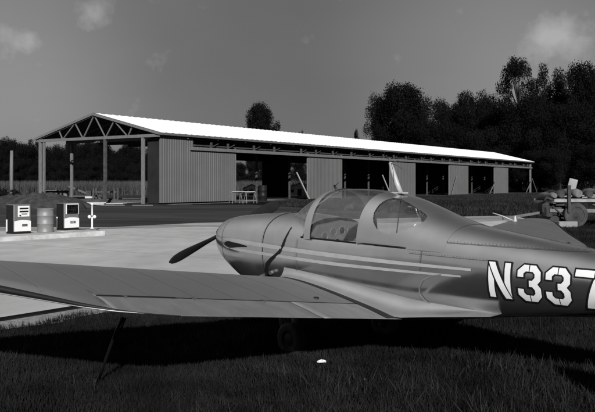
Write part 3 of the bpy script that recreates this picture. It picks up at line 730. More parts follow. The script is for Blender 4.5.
for y0, y1 in ((-ov, HW / 2), (HW + ov, HW / 2)): b.bar((-.53, y0, z_e + .02), (-.53, y1, RH + .02), .06, .2)
b.build('gable_board', M['wood'], hg)
# trusses
def truss(x, m, name='truss', front=False):
    b = MB(); n = 6; zb = EH - .22
    b.bar((x, -.3, zb), (x, HW + .3, zb), .10, .26)
    for s in (0, 1):
        y0, y1 = (-.2, HW / 2) if s == 0 else (HW + .2, HW / 2); b.bar((x, y0, EH - .1), (x, y1, RH - .04), .10, .2)
    def topz(y): return RH - .05 - abs(y - HW / 2) * sl_
    pts = [(HW * .155, 1), (HW * .285, 0), (HW * .335, 0), (HW * .5, 1)]
    # W pattern as seen on the open gable
    seq = [(HW * .17, topz(HW * .17)), (HW * .215, zb), (HW * .335, topz(HW * .335)), (HW * .385, zb), (HW * .5, topz(HW * .5))]
    seq = [(HW * .20, topz(HW * .20)), (HW * .245, zb), (HW * .5 * .70, topz(HW * .35)), (HW * .385, zb), (HW * .5, topz(HW * .5))]
    seq = [(HW * .19, topz(HW * .19)), (HW * .225, zb)], [(HW * .225, zb), (HW * .335, topz(HW * .335))], [(HW * .335, topz(HW * .335)), (HW * .405, zb)], [(HW * .405, zb), (HW * .5, topz(HW * .5))]
    for a, c in seq:
        for mir in (0, 1):
            ya, yc = (HW - a[0], HW - c[0]) if mir else (a[0], c[0]); b.bar((x + .02, ya, a[1]), (x + .02, yc, c[1]), .07, .11, Vector((1, 0, 0)))
    return b.build(name, m, hg)
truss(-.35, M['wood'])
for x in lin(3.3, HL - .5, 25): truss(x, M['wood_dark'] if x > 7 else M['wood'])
# posts
def post(x, y, m, wd=.24, top=EH - .3, base=0.0):
    b = MB(); b.box((x, y, (top + base) / 2), (wd, wd, top - base), bev=.02); b.build('post', m, hg)
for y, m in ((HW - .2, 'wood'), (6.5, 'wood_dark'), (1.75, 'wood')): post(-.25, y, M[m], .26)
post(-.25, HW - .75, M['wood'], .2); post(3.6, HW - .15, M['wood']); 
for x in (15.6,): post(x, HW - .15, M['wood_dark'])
PANELS = [(0, 10.43), (23.75, 30.91), (43.93, 51.4), (64.05, 71.55), (84.38, 91.36)]
RH0, RH1 = 4.82, 5.12
for a, c in PANELS:
    for x in (a, c):
        if x > .1: post(x + (-.14 if x == a else .14), .1, M['wood'], .16, 5.2)
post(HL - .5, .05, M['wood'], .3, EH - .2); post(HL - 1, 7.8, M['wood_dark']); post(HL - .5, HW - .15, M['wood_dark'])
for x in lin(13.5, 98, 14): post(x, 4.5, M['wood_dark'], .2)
# corrugated front panels
def siding(x0, x1, z0, z1, y=0, m='siding', name='wall_panel', out=-1):
    b = MB(); n = max(2, round((x1 - x0) / .3)); vs = []; pr_ = [(0, 0), (.32, 0), (.40, .022), (.60, .022), (.68, 0)]
    cols = []
    for i in range(n):
        for f, d in pr_: cols.append((x0 + (i + f) * (x1 - x0) / n, y + out * d))
    cols.append((x1, y))
    for x, yy in cols: vs += [(x, yy, z0), (x, yy, z1)]
    b.add(vs, [(i * 2, i * 2 + 2, i * 2 + 3, i * 2 + 1) for i in range(len(cols) - 1)])
    b.box(((x0 + x1) / 2, y + .06, (z0 + z1) / 2), (x1 - x0 - .02, .08, z1 - z0 - .02))
    return b.build(name, M[m], hg)
siding(0, 4.3, .12, z_e + .1); siding(4.302, 10.43, .12, 4.95, y=-.005)
for a, c in PANELS[1:]: siding(a, c, .10, 5.10, y=-.005)
b = MB(); b.box((HL / 2 + 1.85, -.16, 4.96), (HL - 3.9, .16, .30)); b.build('door_rail', M['wood'], hg)
b = MB(); b.box((HL / 2 + 2.0, .25, 5.3), (HL - 4.4, .1, .12)); b.build('top_plate', M['wood_dark'], hg)
for x in [v_ + random.uniform(-.8, .8) for v_ in lin(6.0, HL - 2, 26)]:   # truss heels showing above the rail
    b = MB(); b.box((x, -.06, 5.36), (.13, .2, .5), Matrix.Rotation(R(random.uniform(-12, 12)), 4, 'Y')); b.bar((x + .1, -.02, 5.2), (x + 1.1, -.02, 5.55), .06, .06); b.build('rafter_end', M['wood_dark'], hg)
# dark sheathing: return wall at the open bay, back wall with two openings, inner partitions, far gable
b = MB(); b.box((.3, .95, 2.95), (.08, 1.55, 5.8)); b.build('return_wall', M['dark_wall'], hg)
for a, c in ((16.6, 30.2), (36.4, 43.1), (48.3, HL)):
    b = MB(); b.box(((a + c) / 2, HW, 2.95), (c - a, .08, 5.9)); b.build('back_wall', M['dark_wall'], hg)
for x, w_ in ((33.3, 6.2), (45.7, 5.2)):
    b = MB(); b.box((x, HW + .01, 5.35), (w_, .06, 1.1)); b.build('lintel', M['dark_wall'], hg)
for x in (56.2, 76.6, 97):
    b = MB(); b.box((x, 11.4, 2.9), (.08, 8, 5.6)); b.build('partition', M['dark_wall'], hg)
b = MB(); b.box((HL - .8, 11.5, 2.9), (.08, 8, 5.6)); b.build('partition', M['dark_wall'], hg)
# timber braces at the door posts
for x, dx, h, m in ((23.4, -2.5, 3.0, 'wood_pale'), (43.5, -2.5, 2.9, 'wood_pale'), (66, -2, 3, 'wood'), (84.0, -3.2, 2.4, 'wood'), (HL - .4, 3.2, 2.8, 'wood'), (HL - .9, -3.4, 2.4, 'wood')):
    b = MB(); b.bar((x, -.25, .1) if dx < 0 and m == 'wood_pale' else (x, -.3, h), (x + dx, -.25, h) if dx < 0 and m == 'wood_pale' else (x + dx, -.3, .05), .10, .10)
    tag(b.build('brace', M[m], hg), None, None) if False else b.build('brace', M[m], hg)
# slab lips of gravel and concrete in front of and inside the hangar
def hp(x, y): return (A0.x + uu.x * x + vv.x * y, A0.y + uu.y * x + vv.y * y)
def strip(x0, x1, y0, y1, z, m, label, name='gravel'):
    top = [hp(x, y0 + random.uniform(-.35, .35)) for x in lin(x0, x1, 14)]; bot = [hp(x, y1 + random.uniform(-.35, .35)) for x in lin(x1, x0, 14)]
    struct(sheet(name, top + bot, z, M[m]), label, name)
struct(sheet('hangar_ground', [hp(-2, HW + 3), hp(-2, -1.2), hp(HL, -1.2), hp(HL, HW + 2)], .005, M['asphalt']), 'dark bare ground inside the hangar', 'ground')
strip(-.5, 11, -2.1, -1.0, .016, 'dirt', 'pale dirt line along the foot of the first wall panel')
strip(13.5, 21, 1.2, 3.6, .017, 'gravel', 'pale gravel inside the first open bay')
strip(2, 9, 6, 9, .014, 'gravel', 'pale gravel behind the gable posts')

# ------------------------------------------------------------------ building materials around the gable
def stack(name, label, cat, c, rz, boards, m):
    b = MB(); Mz = Matrix.Rotation(rz, 4, 'Z')
    for (x, y, z, sx, sy_, sz, rr_) in boards:
        p = Mz @ Vector((x, y, z)); b.box((c[0] + p.x, c[1] + p.y, p.z), (sx, sy_, sz), Matrix.Rotation(rz + rr_, 4, 'Z'))
    return tag(b.build(name, M[m]), label, cat)
stack('roof_sheets', 'low pile of white roofing sheets on the ground below the gable', 'roofing sheets', (-18.6, 67.0), .05, [(0, 0, .05, 4.2, 1.6, .1, 0), (.5, .3, .14, 3.2, 1.4, .06, .1), (2.4, .5, .06, 2.6, 1.1, .06, -.15)], 'wood_pale')
stack('lumber_pile', 'flat pile of pale boards lying past the rear gable posts', 'lumber', (-21.5, 96), .0, [(0, 0, .12, 9, 1.2, .24, 0), (1, .2, .3, 7, .9, .12, .02), (2.5, -1.2, .08, 8, .4, .14, -.05)], 'wood_pale')
stack('lumber_pile', 'dark boards scattered on the ground inside the open gable bay', 'lumber', (-17.5, 76), .15, [(0, 0, .1, 6, .5, .2, .05), (1.4, -.9, .08, 5, .3, .14, -.12), (-2, .8, .15, 4, .4, .3, .25), (2, .9, .3, 3.5, .25, .12, -.3)], 'wood_dark')
stack('lumber_pile', 'thin pale boards lying on the dirt in front of the right gable post', 'lumber', (-13.6, 62.6), .1, [(-1.2, 0, .05, 1.9, .16, .05, .05), (1.2, -.5, .05, 1.6, .12, .05, .08), (-1.9, .9, .05, 1.4, .15, .05, -.1)], 'wood')
b = MB()
for x, y in ((0, 0), (1.0, .1), (2.1, 0), (2.2, 1.1), (0, 1.1)): b.box((-20.4 + x, 78 + y, .65), (.16, .16, 1.3))
b.box((-19.3, 78.0, .95), (2.4, .1, .14)); b.box((-19.3, 79.1, .95), (2.4, .1, .14)); b.box((-20.9, 78.2, .8), (.5, .5, .5))
tag(b.build('timber_frame', M['wood_dark']), 'dark knee high timber frame standing behind the middle gable post', 'frame')
b = MB(); b.bar((-24.6, 84, 1.5), (-20.3, 80, .25), .3, .12); tag(b.build('leaning_plank', M['wood']), 'long sloping plank propped behind the left gable posts', 'plank')
b = MB(); b.box((-27.2, 88, .5), (2.6, .8, 1.0), bev=.05); b.box((-27.2, 87.5, 1.02), (2.8, 1.0, .06)); tag(b.build('block_pile', M['wood']), 'low pale block pile beside the leftmost gable post', 'blocks')

# sawhorses with plank
def sawhorse(c, rz, label):
    t = empty('sawhorse', label, 'sawhorse', c, (0, 0, rz), 'sawhorses in front of the hangar')
    b = MB(); b.box((0, 0, .98), (1.1, .10, .08)); b.build('top_beam', M['wood'], t)
    for sx in (-1, 1):
        for sy_ in (-1, 1):
            b = MB(); b.bar((sx * .42, sy_ * .04, .95), (sx * .52, sy_ * .36, 0), .06, .04); b.build('leg', M['wood'], t)
    return t
sawhorse((-5.55, 70.4, 0), .5, 'left pale sawhorse beside the first wall panel')
sawhorse((-4.3, 70.9, 0), .5, 'right pale sawhorse nearer the open bay')
b = MB(); b.box((-4.95, 70.65, 1.055), (2.2, .5, .04), Matrix.Rotation(.4, 4, 'Z')); tag(b.build('plank', M['wood_pale']), 'pale plank laid across the two sawhorses', 'plank')
# barrel in the shadow of the first bay
b = MB(); b.lathe([(0, 0), (.42, 0), (.43, .02), (.43, .5), (.45, .52), (.45, .56), (.43, .58), (.43, 1.05), (.45, 1.07), (.45, 1.11), (.43, 1.13), (.43, 1.6), (.40, 1.62), (0, 1.6)], (-3.6, 81, 0)); tag(b.build('barrel', M['black_paint']), 'tall black barrel standing in the first open bay', 'barrel')

# earth mound, bush, pole at the left
def mound(c, rx, ry, h, label, m='earth', rz=.3):
    b = MB(); n1, n2 = 28, 10; vs = [(c[0], c[1], h)]; fs = []
    for i in range(1, n2 + 1):
        for k in range(n1):
            a = 2 * math.pi * k / n1; r = i / n2; rr_ = r * (1 + .12 * math.sin(3 * a + c[0]) + .07 * math.sin(7 * a))
            z = h * (1 - r * r) ** 1.2 * (1 + .2 * math.sin(5 * a + 9 * r)) + (random.uniform(-.06, .06) * h if i < n2 else -.05)
            x, y = rx * rr_ * math.cos(a), ry * rr_ * math.sin(a); vs.append((c[0] + x * math.cos(rz) - y * math.sin(rz), c[1] + x * math.sin(rz) + y * math.cos(rz), z))
    for k in range(n1): fs.append((0, 1 + k, 1 + (k + 1) % n1))
    for i in range(n2 - 1):
        for k in range(n1): fs.append((1 + i * n1 + k, 1 + (i + 1) * n1 + k, 1 + (i + 1) * n1 + (k + 1) % n1, 1 + i * n1 + (k + 1) % n1))
    b.add(vs, fs, True); o = b.build('earth_mound', M[m]); o['kind'] = 'structure'; o['label'] = label; o['category'] = 'earth mound'
mound((-18.9, 57.5, 0), 3.8, 2.4, 1.0, 'dark heap of earth behind the drum and the pumps', 'earth', .1)
mound((-22.5, 62, 0), 2.6, 1.8, .8, 'smaller heap of earth behind the left pump')
b = MB(); b.tube([(-24.0, 65.5, 0), (-24.02, 65.5, 2.5), (-24.0, 65.5, 4.55)], [.17, .15, .13], 10); b.tube([(-24.0, 65.5, .2), (-23.6, 65.3, .9), (-23.2, 65.2, .1)], .05, 6)
tag(b.build('wooden_pole', M['wood']), 'short bare wooden pole standing behind the left fuel pump', 'pole')
def leaf_cloud(n, blobs, size, flat=.9):
    """quads around blobs; blobs = (x,y,z,r)"""
    bl = np.array(blobs); wgt = bl[:, 3] ** 2; idx = rng.choice(len(bl), n, p=wgt / wgt.sum())
    d = rng.normal(size=(n, 3)); d /= np.linalg.norm(d, axis=1)[:, None]
    rr_ = bl[idx, 3] * (rng.uniform(.15, 1, n) ** .45) * (1 + .12 * rng.normal(size=n)); c = bl[idx, :3] + d * rr_[:, None] * np.array([1, 1, flat])
    nrm_ = d + rng.normal(size=(n, 3)) * .8; nrm_ /= np.linalg.norm(nrm_, axis=1)[:, None]
    t = np.cross(nrm_, rng.normal(size=(n, 3))); t /= np.linalg.norm(t, axis=1)[:, None]; q = np.cross(nrm_, t); s_ = (size * rng.uniform(.5, 1.3, n))[:, None]
    v = np.stack([c - t * s_ * .9, c + q * s_ * .45, c + t * s_ * .9, c - q * s_ * .45], 1); return v.reshape(-1, 3)
bt = empty('bush', 'dark leafy bush at the foot of the wooden pole', 'bush', (-23.7, 64.2, 0))
raw_mesh('foliage', leaf_cloud(2200, [(random.uniform(-.9, .9), random.uniform(-.5, .5), random.uniform(.3, 1.0), random.uniform(.3, .5)) for _ in range(12)], .12), 4, M['leaf'], bt)

# ------------------------------------------------------------------ fuel island
d1 = Vector((.64, .77)).normalized(); d2 = Vector((-d1.y, d1.x))     # along, towards the back
I0 = Vector((-8.82, 23.30))
def ip(a, c): p = I0 + d1 * a + d2 * c; return (p.x, p.y)
struct(sheet('pump_island', [ip(-6, 0), ip(3.4, 0), ip(3.55, .15), ip(3.55, 1.25), ip(3.4, 1.4), ip(-6, 1.4)], .17, M['kerb'], .15), 'raised concrete island carrying the fuel pumps', 'island')
struct(sheet('kerb', [ip(2.55, -.08), ip(3.65, -.08), ip(3.65, 1.0), ip(2.55, 1.0)], .19, M['kerb'], .17), 'newer concrete block at the end of the island', 'kerb')
def pump(c, label, kind):
    rz = math.atan2(-d2.y, -d2.x) + math.pi / 2      # front faces -y of own frame
    t = empty('fuel_pump', label, 'fuel pump', (c[0], c[1], .17), (0, 0, rz), 'fuel pumps on the island')
    Wd, Dp_, Hh = .60, .46, .93
    b = MB(); b.box((0, 0, .03), (Wd * .98, Dp_ * .98, .06)); b.build('base', M['black_paint'], t)
    b = MB(); b.box((0, 0, .06 + (Hh - .06) / 2), (Wd, Dp_, Hh - .06), bev=.02); b.build('cabinet', M['pump_grey'], t)
    for sx in (-1, 1):
        b = MB(); b.box((sx * (Wd / 2 + .006), .0, .49), (.01, Dp_ - .05, .84)); b.build('side_panel', M['black_paint'], t)
        b = MB(); b.box((sx * (Wd / 2 + .012), .175, .26), (.01, .08, .38)); b.build('corner_trim', M['white'], t)
    # white lower front with a gently curved top edge
    b = MB(); pts = [(-Wd / 2 + .012, .08), (Wd / 2 - .012, .08)] + [(Wd / 2 - .012 - (Wd - .024) * i / 12, .40 + .035 * math.sin(math.pi * i / 12)) for i in range(13)]
    b.prism(pts, -Dp_ / 2 - .012, -Dp_ / 2 - .001, lambda a, c_, h: (a, h, c_)); lf = b.build('lower_front', M['white'], t)
    def plate(name, x, z, w_, h_, m, par, d=.018): 
        b = MB(); b.box((x, -Dp_ / 2 - d, z), (w_, .008, h_)); return b.build(name, M[m], par)
    if kind == 0:
        pl = plate('name_plate', .07, .27, .19, .075, 'pump_grey', lf)
        b = MB()
        for i, z in enumerate((.287, .262)):
            for k in range(4): b.box((.005 + k * .043, -Dp_ / 2 - .0235, z), (.03, .003, .012))
        b.build('plate_mark', M['black_paint'], pl)
        up = plate('upper_front', .035, .715, .40, .34, 'white', t, .006)
        for z in (.80, .705): plate('meter_window', .045, z, .31, .052, 'black_paint', up, .012)
        plate('price_window', .06, .625, .2, .035, 'pump_grey', up, .012)
        b = MB(); b.box((-.10, -Dp_ / 2 - .03, .585), (.05, .04, .035), bev=.01); b.build('switch_lever', M['black_paint'], up)
        b = MB(); b.box((Wd / 2 + .03, -.08, .62), (.05, .08, .22), bev=.015); b.build('nozzle_boot', M['pump_grey'], t)
    else:
        pl = plate('name_plate', .05, .27, .22, .085, 'black_paint', lf)
        b = MB()
        for k in range(3): b.box((-.025 + k * .042, -Dp_ / 2 - .0235, .27), (.03, .003, .028))
        b.box((.125, -Dp_ / 2 - .0235, .27), (.03, .003, .036)); b.build('plate_mark', M['letter_white'], pl)
        b = MB()
        for (x, z, w_, h_) in ((.02, .885, .50, .035), (-.225, .72, .035, .34), (.255, .72, .035, .34)): b.box((x, -Dp_ / 2 - .012, z), (w_, .02, h_))
        wf = b.build('window_frame', M['white'], t)
        plate('meter_recess', .015, .72, .44, .29, 'black_paint', t, .004)
        b = MB(); b.box((.06, -Dp_ / 2 - .02, .70), (.16, .02, .16), bev=.02); b.lathe([(0, -.02), (.05, -.02), (.06, 0)], (.12, -Dp_ / 2 - .01, .76), 'y', 14); b.build('meter', M['iron'], t)
        b = MB(); b.box((.015, -Dp_ / 2 - .036, .72), (.45, .004, .31)); b.build('window_glass', M['pane'], t)
        b = MB(); b.tube([(Wd / 2 - .1, -.1, .92), (Wd / 2 + .06, -.12, 1.0), (Wd / 2 + .2, -.14, .9), (Wd / 2 + .36, -.14, .70)], [.02, .028, .03, .02], 8); b.build('nozzle_hose', M['rubber'], t)
    return t
pump((-8.92, 24.95), 'left fuel pump, white upper panel with two dark meter slots', 0)
pump((-7.95, 27.0), 'right fuel pump with a dark glazed window and white frame', 1)
b = MB()
b.lathe([(0, .03), (.255, .03), (.27, 0), (.275, .01), (.27, .03), (.262, .05), (.262, .26), (.272, .272), (.272, .288), (.262, .30), (.262, .52), (.272, .532), (.272, .548), (.262, .56), (.262, .74), (.272, .75), (.275, .765), (.262, .775), (.25, .755), (0, .755)], (-8.32, 25.75, .17), n=32)
tag(b.build('oil_drum', M['drum']), 'grey ribbed oil drum standing between the two fuel pumps', 'drum')
t = empty('air_hose_stand', 'white post with two round lamps halfway up at the island end', 'post', (-7.28, 27.65, .17))
b = MB(); b.lathe([(0, 0), (.08, 0), (.08, .02), (.03, .04), (.03, .84), (.055, .85), (.055, .90), (0, .91)], (0, 0, 0), n=14); b.build('pole', M['white'], t)
for s in (-1, 1):
    b = MB(); b.lathe([(0, -.05), (.05, -.04), (.065, 0), (.05, .04), (0, .05)], (s * .09, -.02, .42), 'y', 14); b.build('round_fitting', M['white'], t)
b = MB(); b.tube([(-.1, 0, .40), (0, -.03, .45), (.1, 0, .40)], .03, 8); b.build('bracket', M['pump_grey'], t)

# ------------------------------------------------------------------ farm wagon with load, right edge
wg = empty('farm_wagon', 'old flat farm wagon with large tyres beside the grass at right', 'wagon', (11.3, 32.2, 0), (0, 0, R(8)))
def bigwheel(x, y, r):
    b = MB(); b.lathe([(r * .66, -.09), (r * .85, -.11), (r * .97, -.09), (r, -.05), (r, .05), (r * .97, .09), (r * .85, .11), (r * .66, .09)], (x, y, r), 'y', 30); ty = b.build('tyre', M['canvas'] if False else M['earth'], wg)
    b = MB(); b.lathe([(0, -.06), (r * .18, -.10), (r * .22, -.03), (r * .58, -.02), (r * .67, -.07), (r * .67, .07), (0, .06)], (x, y, r), 'y', 24); b.build('rim', M['earth'], ty)
bigwheel(-.2, -.75, .5); bigwheel(-.2, .95, .5); bigwheel(3.2, -.75, .5); bigwheel(3.2, .95, .5)
b = MB(); b.box((1.6, -.78, 1.08), (5.5, .10, .12)); b.box((1.6, 1.0, 1.08), (5.5, .10, .12)); 
for x in lin(-1.1, 4.3, 7): b.box((x, .1, 1.02), (.12, 1.7, .1))
b.build('deck_frame', M['canvas'], wg)
b = MB(); b.box((1.6, .1, 1.15), (5.3, 1.6, .05)); b.build('deck', M['wood_dark'], wg)
b = MB(); b.bar((-1.2, -.5, .68), (4.6, -.5, .62), .12, .14); b.bar((-.2, -.75, .5), (-.2, .95, .5), .1, .1); b.bar((3.2, -.75, .5), (3.2, .95, .5), .1, .1); b.bar((.6, -.6, .95), (1.8, -.6, .6), .08, .08); b.build('chassis', M['wood'], wg)
b = MB(); b.bar((-1.2, 0, .6), (-3.0, -.1, .35), .1, .1); b.build('drawbar', M['iron'], wg)
b = MB(); b.box((-.55, -.88, 1.15), (.12, .12, 1.1)); b.build('stake', M['wood_dark'], wg)
b = MB(); b.box((3.1, -.88, 1.35), (.12, .12, 1.1)); b.build('stake', M['wood_dark'], wg)
def wpt(x, y, z):
    m = Matrix.Rotation(R(8), 4, 'Z'); p = m @ Vector((x, y, z)); return (11.3 + p.x, 32.2 + p.y, z)
def roll(x, z, r, l, m, label, rzz=0, y=.1):
    b = MB(); n = 14; pts = [wpt(x, y - l / 2 + l * i / 6, z + .02 * math.sin(i * 2)) for i in range(7)]; b.tube(pts, [r * k for k in (.8, 1, .97, 1.02, .98, 1, .8)], 14)
    tag(b.build('canvas_roll', M[m]), label, 'roll', 'rolls piled on the wagon')
roll(-1.0, 1.28, .12, 1.4, 'wood', 'pale roll at the left end of the wagon deck'); roll(-.72, 1.33, .16, 1.5, 'earth', 'dark thick roll on the wagon just left of its stake')
roll(.0, 1.36, .19, 1.5, 'wood', 'grey roll on the wagon right behind the stake'); roll(.5, 1.32, .15, 1.5, 'earth', 'dark roll on the wagon between two pale ones'); roll(1.0, 1.37, .19, 1.5, 'wood', 'pale roll near the right edge of the photo'); roll(1.6, 1.34, .16, 1.5, 'grey_paint', 'dark roll furthest right on the wagon')
for k_, (x_, y_, z_, l_) in enumerate(((.1, -.3, 1.22, 2.4), (1.3, -.5, 1.2, 2.2))):
    b = MB(); b.bar(wpt(x_ - l_ / 2, y_, z_), wpt(x_ + l_ / 2, y_ - .1, z_ + .1), .09, .05); tag(b.build('loose_board', M['drum']), ('loose board lying along the left front of the wagon deck', 'loose board lying along the right front of the wagon deck')[k_], 'board')
b = MB(); c = wpt(.45, .8, 1.66); b.box(c, (.36, .04, .62), Matrix.Rotation(R(14), 4, 'Y'), bev=.01); tag(b.build('leaning_board', M['canvas']), 'pale board standing tilted up out of the wagon load', 'board')
b = MB(); b.box((9.55, 30.6, .2), (.35, .3, .36), bev=.04); tag(b.build('bucket_box', M['white']), 'small white box on the grass left of the wagon wheel', 'box')
b = MB(); b.box((10.75, 31.2, .14), (.8, .4, .24), Matrix.Rotation(R(8), 4, 'Z'), bev=.03); tag(b.build('crate', M['drum']), 'low grey crate on the ground under the wagon', 'crate')
b = MB(); b.box((10.35, 32.0, .75), (.8, .8, .5), bev=.1); b.tube([(10.0, 31.8, .95), (10.1, 31.6, 1.2), (10.5, 31.6, 1.05)], .06, 8); b.box((10.15, 31.7, .62), (.3, .35, .4), Matrix.Rotation(R(20), 4, 'Z'), bev=.03); b.box((10.6, 31.6, .95), (.35, .3, .16), bev=.02); b.tube([(9.95, 31.6, .5), (10.3, 31.5, .85), (10.7, 31.5, .5)], .03, 6); b.box((10.5, 32.0, .3), (.5, .5, .6), bev=.05); tag(b.build('engine_block', M['earth']), 'dark machine part standing at the left end of the wagon', 'machine')

# ------------------------------------------------------------------ far field, sheds, trees
n = 110000; Y = rng.uniform(122, 150, n); X = rng.uniform(-110, 20, n)
Y = np.round(Y / 1.0) * 1.0 + rng.normal(0, .12, n)
wq = (X - A0.x) * vv.x + (Y - A0.y) * vv.y; ok = wq > HW + 3
blades('corn_field', X[ok], Y[ok], 1.3, 2.5, .10, M['corn'], .3, 'strip of tall standing corn beyond the hangar', 'corn')
struct(sheet('farm_track', [(-120, 108), (-20, 108), (0, 112), (0, 119), (-30, 117), (-120, 118)], .008, M['dirt']), 'pale farm track along the corn', 'track')
def shed(c, wd, dp, h, label, rz=0):
    t = empty('shed', label, 'shed', c, (0, 0, rz), 'pale far sheds seen through the first bay')
    b = MB(); b.prism([(-wd / 2, 0), (wd / 2, 0), (wd / 2, h), (0, h + wd * .22), (-wd / 2, h)], -dp / 2, dp / 2, lambda a, c_, hh_: (a, hh_, c_)); b.build('wall', M['canvas'], t)
    b = MB()
    for s in (-1, 1): b.bar((s * (wd / 2 + .2), 0, h - .05), (0, 0, h + wd * .22 + .06), dp + .4, .08, Vector((0, 1, 0))) if False else b.add([(s * (wd / 2 + .2), -dp / 2 - .2, h - .02), (0, -dp / 2 - .2, h + wd * .22 + .06), (0, dp / 2 + .2, h + wd * .22 + .06), (s * (wd / 2 + .2), dp / 2 + .2, h - .02)], [(0, 1, 2, 3)])
    b.build('roof', M['dark_wall'], t)
    b = MB(); b.box((0, -dp / 2 - .02, h * .42), (.6, .05, h * .84)); b.build('door', M['black_paint'], t)
    for x in (-.32, .32):
        b = MB(); b.box((x * wd, -dp / 2 - .02, h * .6), (.45, .05, .4)); b.build('window', M['black_paint'], t)
shed((-6.9, 118, 0), 2.6, 3, 1.1, 'small white shed seen through the left of the open bay')
shed((.3, 119, 0), 3.4, 3, 1.2, 'small white shed seen through the right of the open bay')

def crown_blobs(kind, n=26):
    bl = []
    for i in range(n):
        t = rng.uniform(0, 1)
        if kind == 'round':
            z = .30 + .62 * t; r = .42 * math.sqrt(max(.08, 1 - ((z - .60) / .42) ** 2)); a = rng.uniform(0, 6.28); q = r * rng.uniform(.25, .85); bl.append((q * math.cos(a), q * math.sin(a), z, rng.uniform(.07, .14)))
        elif kind == 'broad':
            z = .12 + .78 * t; r = .46 * math.sqrt(max(.1, 1 - ((z - .5) / .52) ** 2)); a = rng.uniform(0, 6.28); q = r * rng.uniform(.3, .85); bl.append((q * math.cos(a), q * math.sin(a), z, rng.uniform(.08, .15)))
        else:  # airy: many small flattened tufts out on the limbs
            z = .30 + .64 * t ** .8; r = .48 * math.sqrt(max(.1, 1 - ((z - .66) / .36) ** 2)); a = rng.uniform(0, 6.28); q = r * rng.uniform(.35, 1.0); bl.append((q * math.cos(a), q * math.sin(a), z, rng.uniform(.05, .09)))
    return bl
VAR = []
for kind, nleaf, nb, m in (('round', 30000, 34, 'leafd'), ('round', 30000, 30, 'leaf'), ('broad', 34000, 40, 'leafd'), ('broad', 34000, 36, 'leaf'), ('airy', 15000, 50, 'leaf'), ('airy', 12000, 44, 'leaf')):
    bl = crown_blobs(kind, nb)
    if kind != 'airy': core = [(0, 0, z, .20) for z in (.32, .45, .6, .75)]
    else: core = [(0, 0, .45, .10), (.05, .03, .6, .09)]
    v = leaf_cloud(nleaf, bl + core, .0125 if kind != 'airy' else .0115)
    me_o = raw_mesh('crown', v, 4, M[m]); b = MB()
    b.tube([(0, 0, 0), (.01, 0, .2), (-.005, .01, .42), (.01, 0, .75)], [.028, .021, .017, .005], 8)
    for (x, y, z, r) in (bl[:16] if kind != 'airy' else bl[:40]):
        z0 = max(.15, z - .28); b.tube([(0, 0, z0), (x * .45, y * .45, z0 + (z - z0) * .4), (x, y, z)], [.010, .007, .002], 5, cap=False)
    tr_o = b.build('trunk', M['bark'], recalc=False)
    VAR.append((me_o.data, tr_o.data)); bpy.data.objects.remove(me_o); bpy.data.objects.remove(tr_o)
def tree(X, Y, h, wd, var, label, group, name='tree'):
    t = empty(name, label, 'tree', (X, Y, 0), (0, 0, random.uniform(0, 6.28)), group); 
    for nm, me in (('crown', VAR[var][0]), ('trunk', VAR[var][1])):
        c = bpy.data.objects.new(nm, me); COL.objects.link(c); c.parent = t
    t.scale = (wd / .95, wd / .95, h); return t
def tpx(px, ytop, wpx, Z, var, label, group):
    return tree((px - 297.5) / 780 * Z, Z, ((184 - ytop) / 780 * Z + 1.75) * (1.0 if 'row' in label or 'corn' in label else 1.0), wpx / 780 * Z, var, label, group)
for px, yt, wp, Z, vr, lb in (
    (384, 92, 46, 200, 2, 'left shoulder crown of the leftmost big tree group'), (420, 88, 50, 201, 3, 'right shoulder crown of the leftmost big tree group'), (448, 98, 50, 206, 2, 'dark bushy tree between the leftmost big tree and the dip'),
    (475, 100, 50, 196, 2, 'dark tree in the second rank left of the airy tree'), (500, 104, 50, 190, 3, 'dark tree in the second rank below the airy tree at left'), (535, 92, 50, 200, 2, 'dark tree filling between the airy tree and the tall right hand ones'),
    (570, 78, 46, 200, 3, 'dark tree between the two tallest crowns at right'), (598, 80, 50, 190, 2, 'dark tree at the very right edge, second rank'), (430, 140, 50, 182, 3, 'low tree behind the fourth bay of the hangar'), (540, 122, 60, 172, 3, 'mid height tree behind the end of the hangar roof')):
    tpx(px, yt, wp, Z, vr, lb, 'big trees beyond the right end of the hangar')
GR = 'big trees beyond the right end of the hangar'
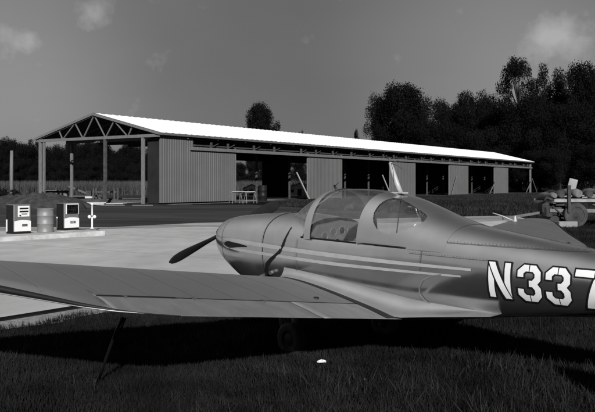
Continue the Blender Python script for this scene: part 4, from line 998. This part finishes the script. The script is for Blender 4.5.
for px, yt, wp, Z, vr, lb in (
    (402, 84, 78, 196, 0, 'dense dark tree with a broad top, leftmost of the big trees behind the hangar'),
    (462, 92, 56, 204, 1, 'dark round tree right of the leftmost big tree, behind the hangar roof'),
    (437, 118, 60, 185, 2, 'lower dark tree filling the dip behind the hangar roof'),
    (488, 88, 50, 200, 3, 'dark tree just left of the airy tall tree'),
    (519, 57, 62, 192, 4, 'tall airy tree with sky showing through its top'),
    (520, 92, 70, 180, 2, 'dense dark tree under the airy tall tree'),
    (552, 70, 50, 198, 1, 'tall dark tree right of the airy one'),
    (584, 63, 60, 186, 0, 'tall dark tree touching the right edge of the photo'),
    (628, 66, 70, 184, 3, 'big dark tree just outside the right edge'),
    (566, 100, 70, 170, 2, 'bushy dark tree standing in front of the tall right hand ones'),
    (478, 124, 60, 178, 3, 'bushy dark tree behind the far bays of the hangar'),
    (604, 110, 80, 162, 3, 'bushy tree low at the right edge of the photo')):
    tpx(px, yt, wp, Z, vr, lb, GR)
for px, yt, wp, Z, vr, lb in ((534, 150, 44, 168, 2, 'low bushy tree at the far end of the hangar'), (560, 146, 48, 160, 3, 'low bushy tree right of the far end of the hangar'), (594, 142, 50, 155, 2, 'low bushy tree behind the farm wagon'), (626, 146, 50, 152, 3, 'low bushy tree beyond the wagon, outside the frame'), (505, 152, 40, 176, 3, 'low bushy tree behind the last wall panel')):
    tpx(px, yt, wp, Z, vr, lb, GR)
tpx(262, 103, 50, 200, 0, 'lone dark tree rising above the middle of the white roof', 'lone trees behind the hangar roof')
tpx(301, 131, 11, 230, 1, 'tiny treetop peeping over the roof right of the lone tree', 'lone trees behind the hangar roof')
tpx(357, 130, 14, 220, 1, 'small treetop peeping over the roof left of the big trees', 'lone trees behind the hangar roof')
tpx(252, 116, 22, 204, 1, 'low side crown at the left of the lone tree', 'lone trees behind the hangar roof')
n_l = 30
side_words = ['tree of the distant left tree line, in its uneven row beyond the corn']
for i in range(n_l):
    px = -45 + i * 8.3; yt = 141 + 5 * math.sin(i * 1.7) + 3 * math.sin(i * .6 + 1) + (4 if px < 10 else 0) + max(0, (px - 60) * .05); Z = 165 + 12 * (i % 3)
    tpx(px, yt, 30 + 6 * (i % 2), Z, [2, 3, 0, 2, 1, 3][i % 6], 'one of the dark trees in the row beyond the corn at left', 'row of trees beyond the corn')
for i in range(18):
    px = -40 + i * 12.5; tpx(px, 160 + 3 * math.sin(i * 2.3), 24, 156 + 3 * (i % 2), [3, 2][i % 2], 'one of the low bushy trees at the edge of the corn', 'low trees at the edge of the corn')
for i in range(7):
    px = 205 + i * 16; tpx(px, 160 + 2 * math.sin(i), 26, 186, [2, 3][i % 2], 'one of the low trees behind the middle of the hangar', 'low trees behind the hangar')
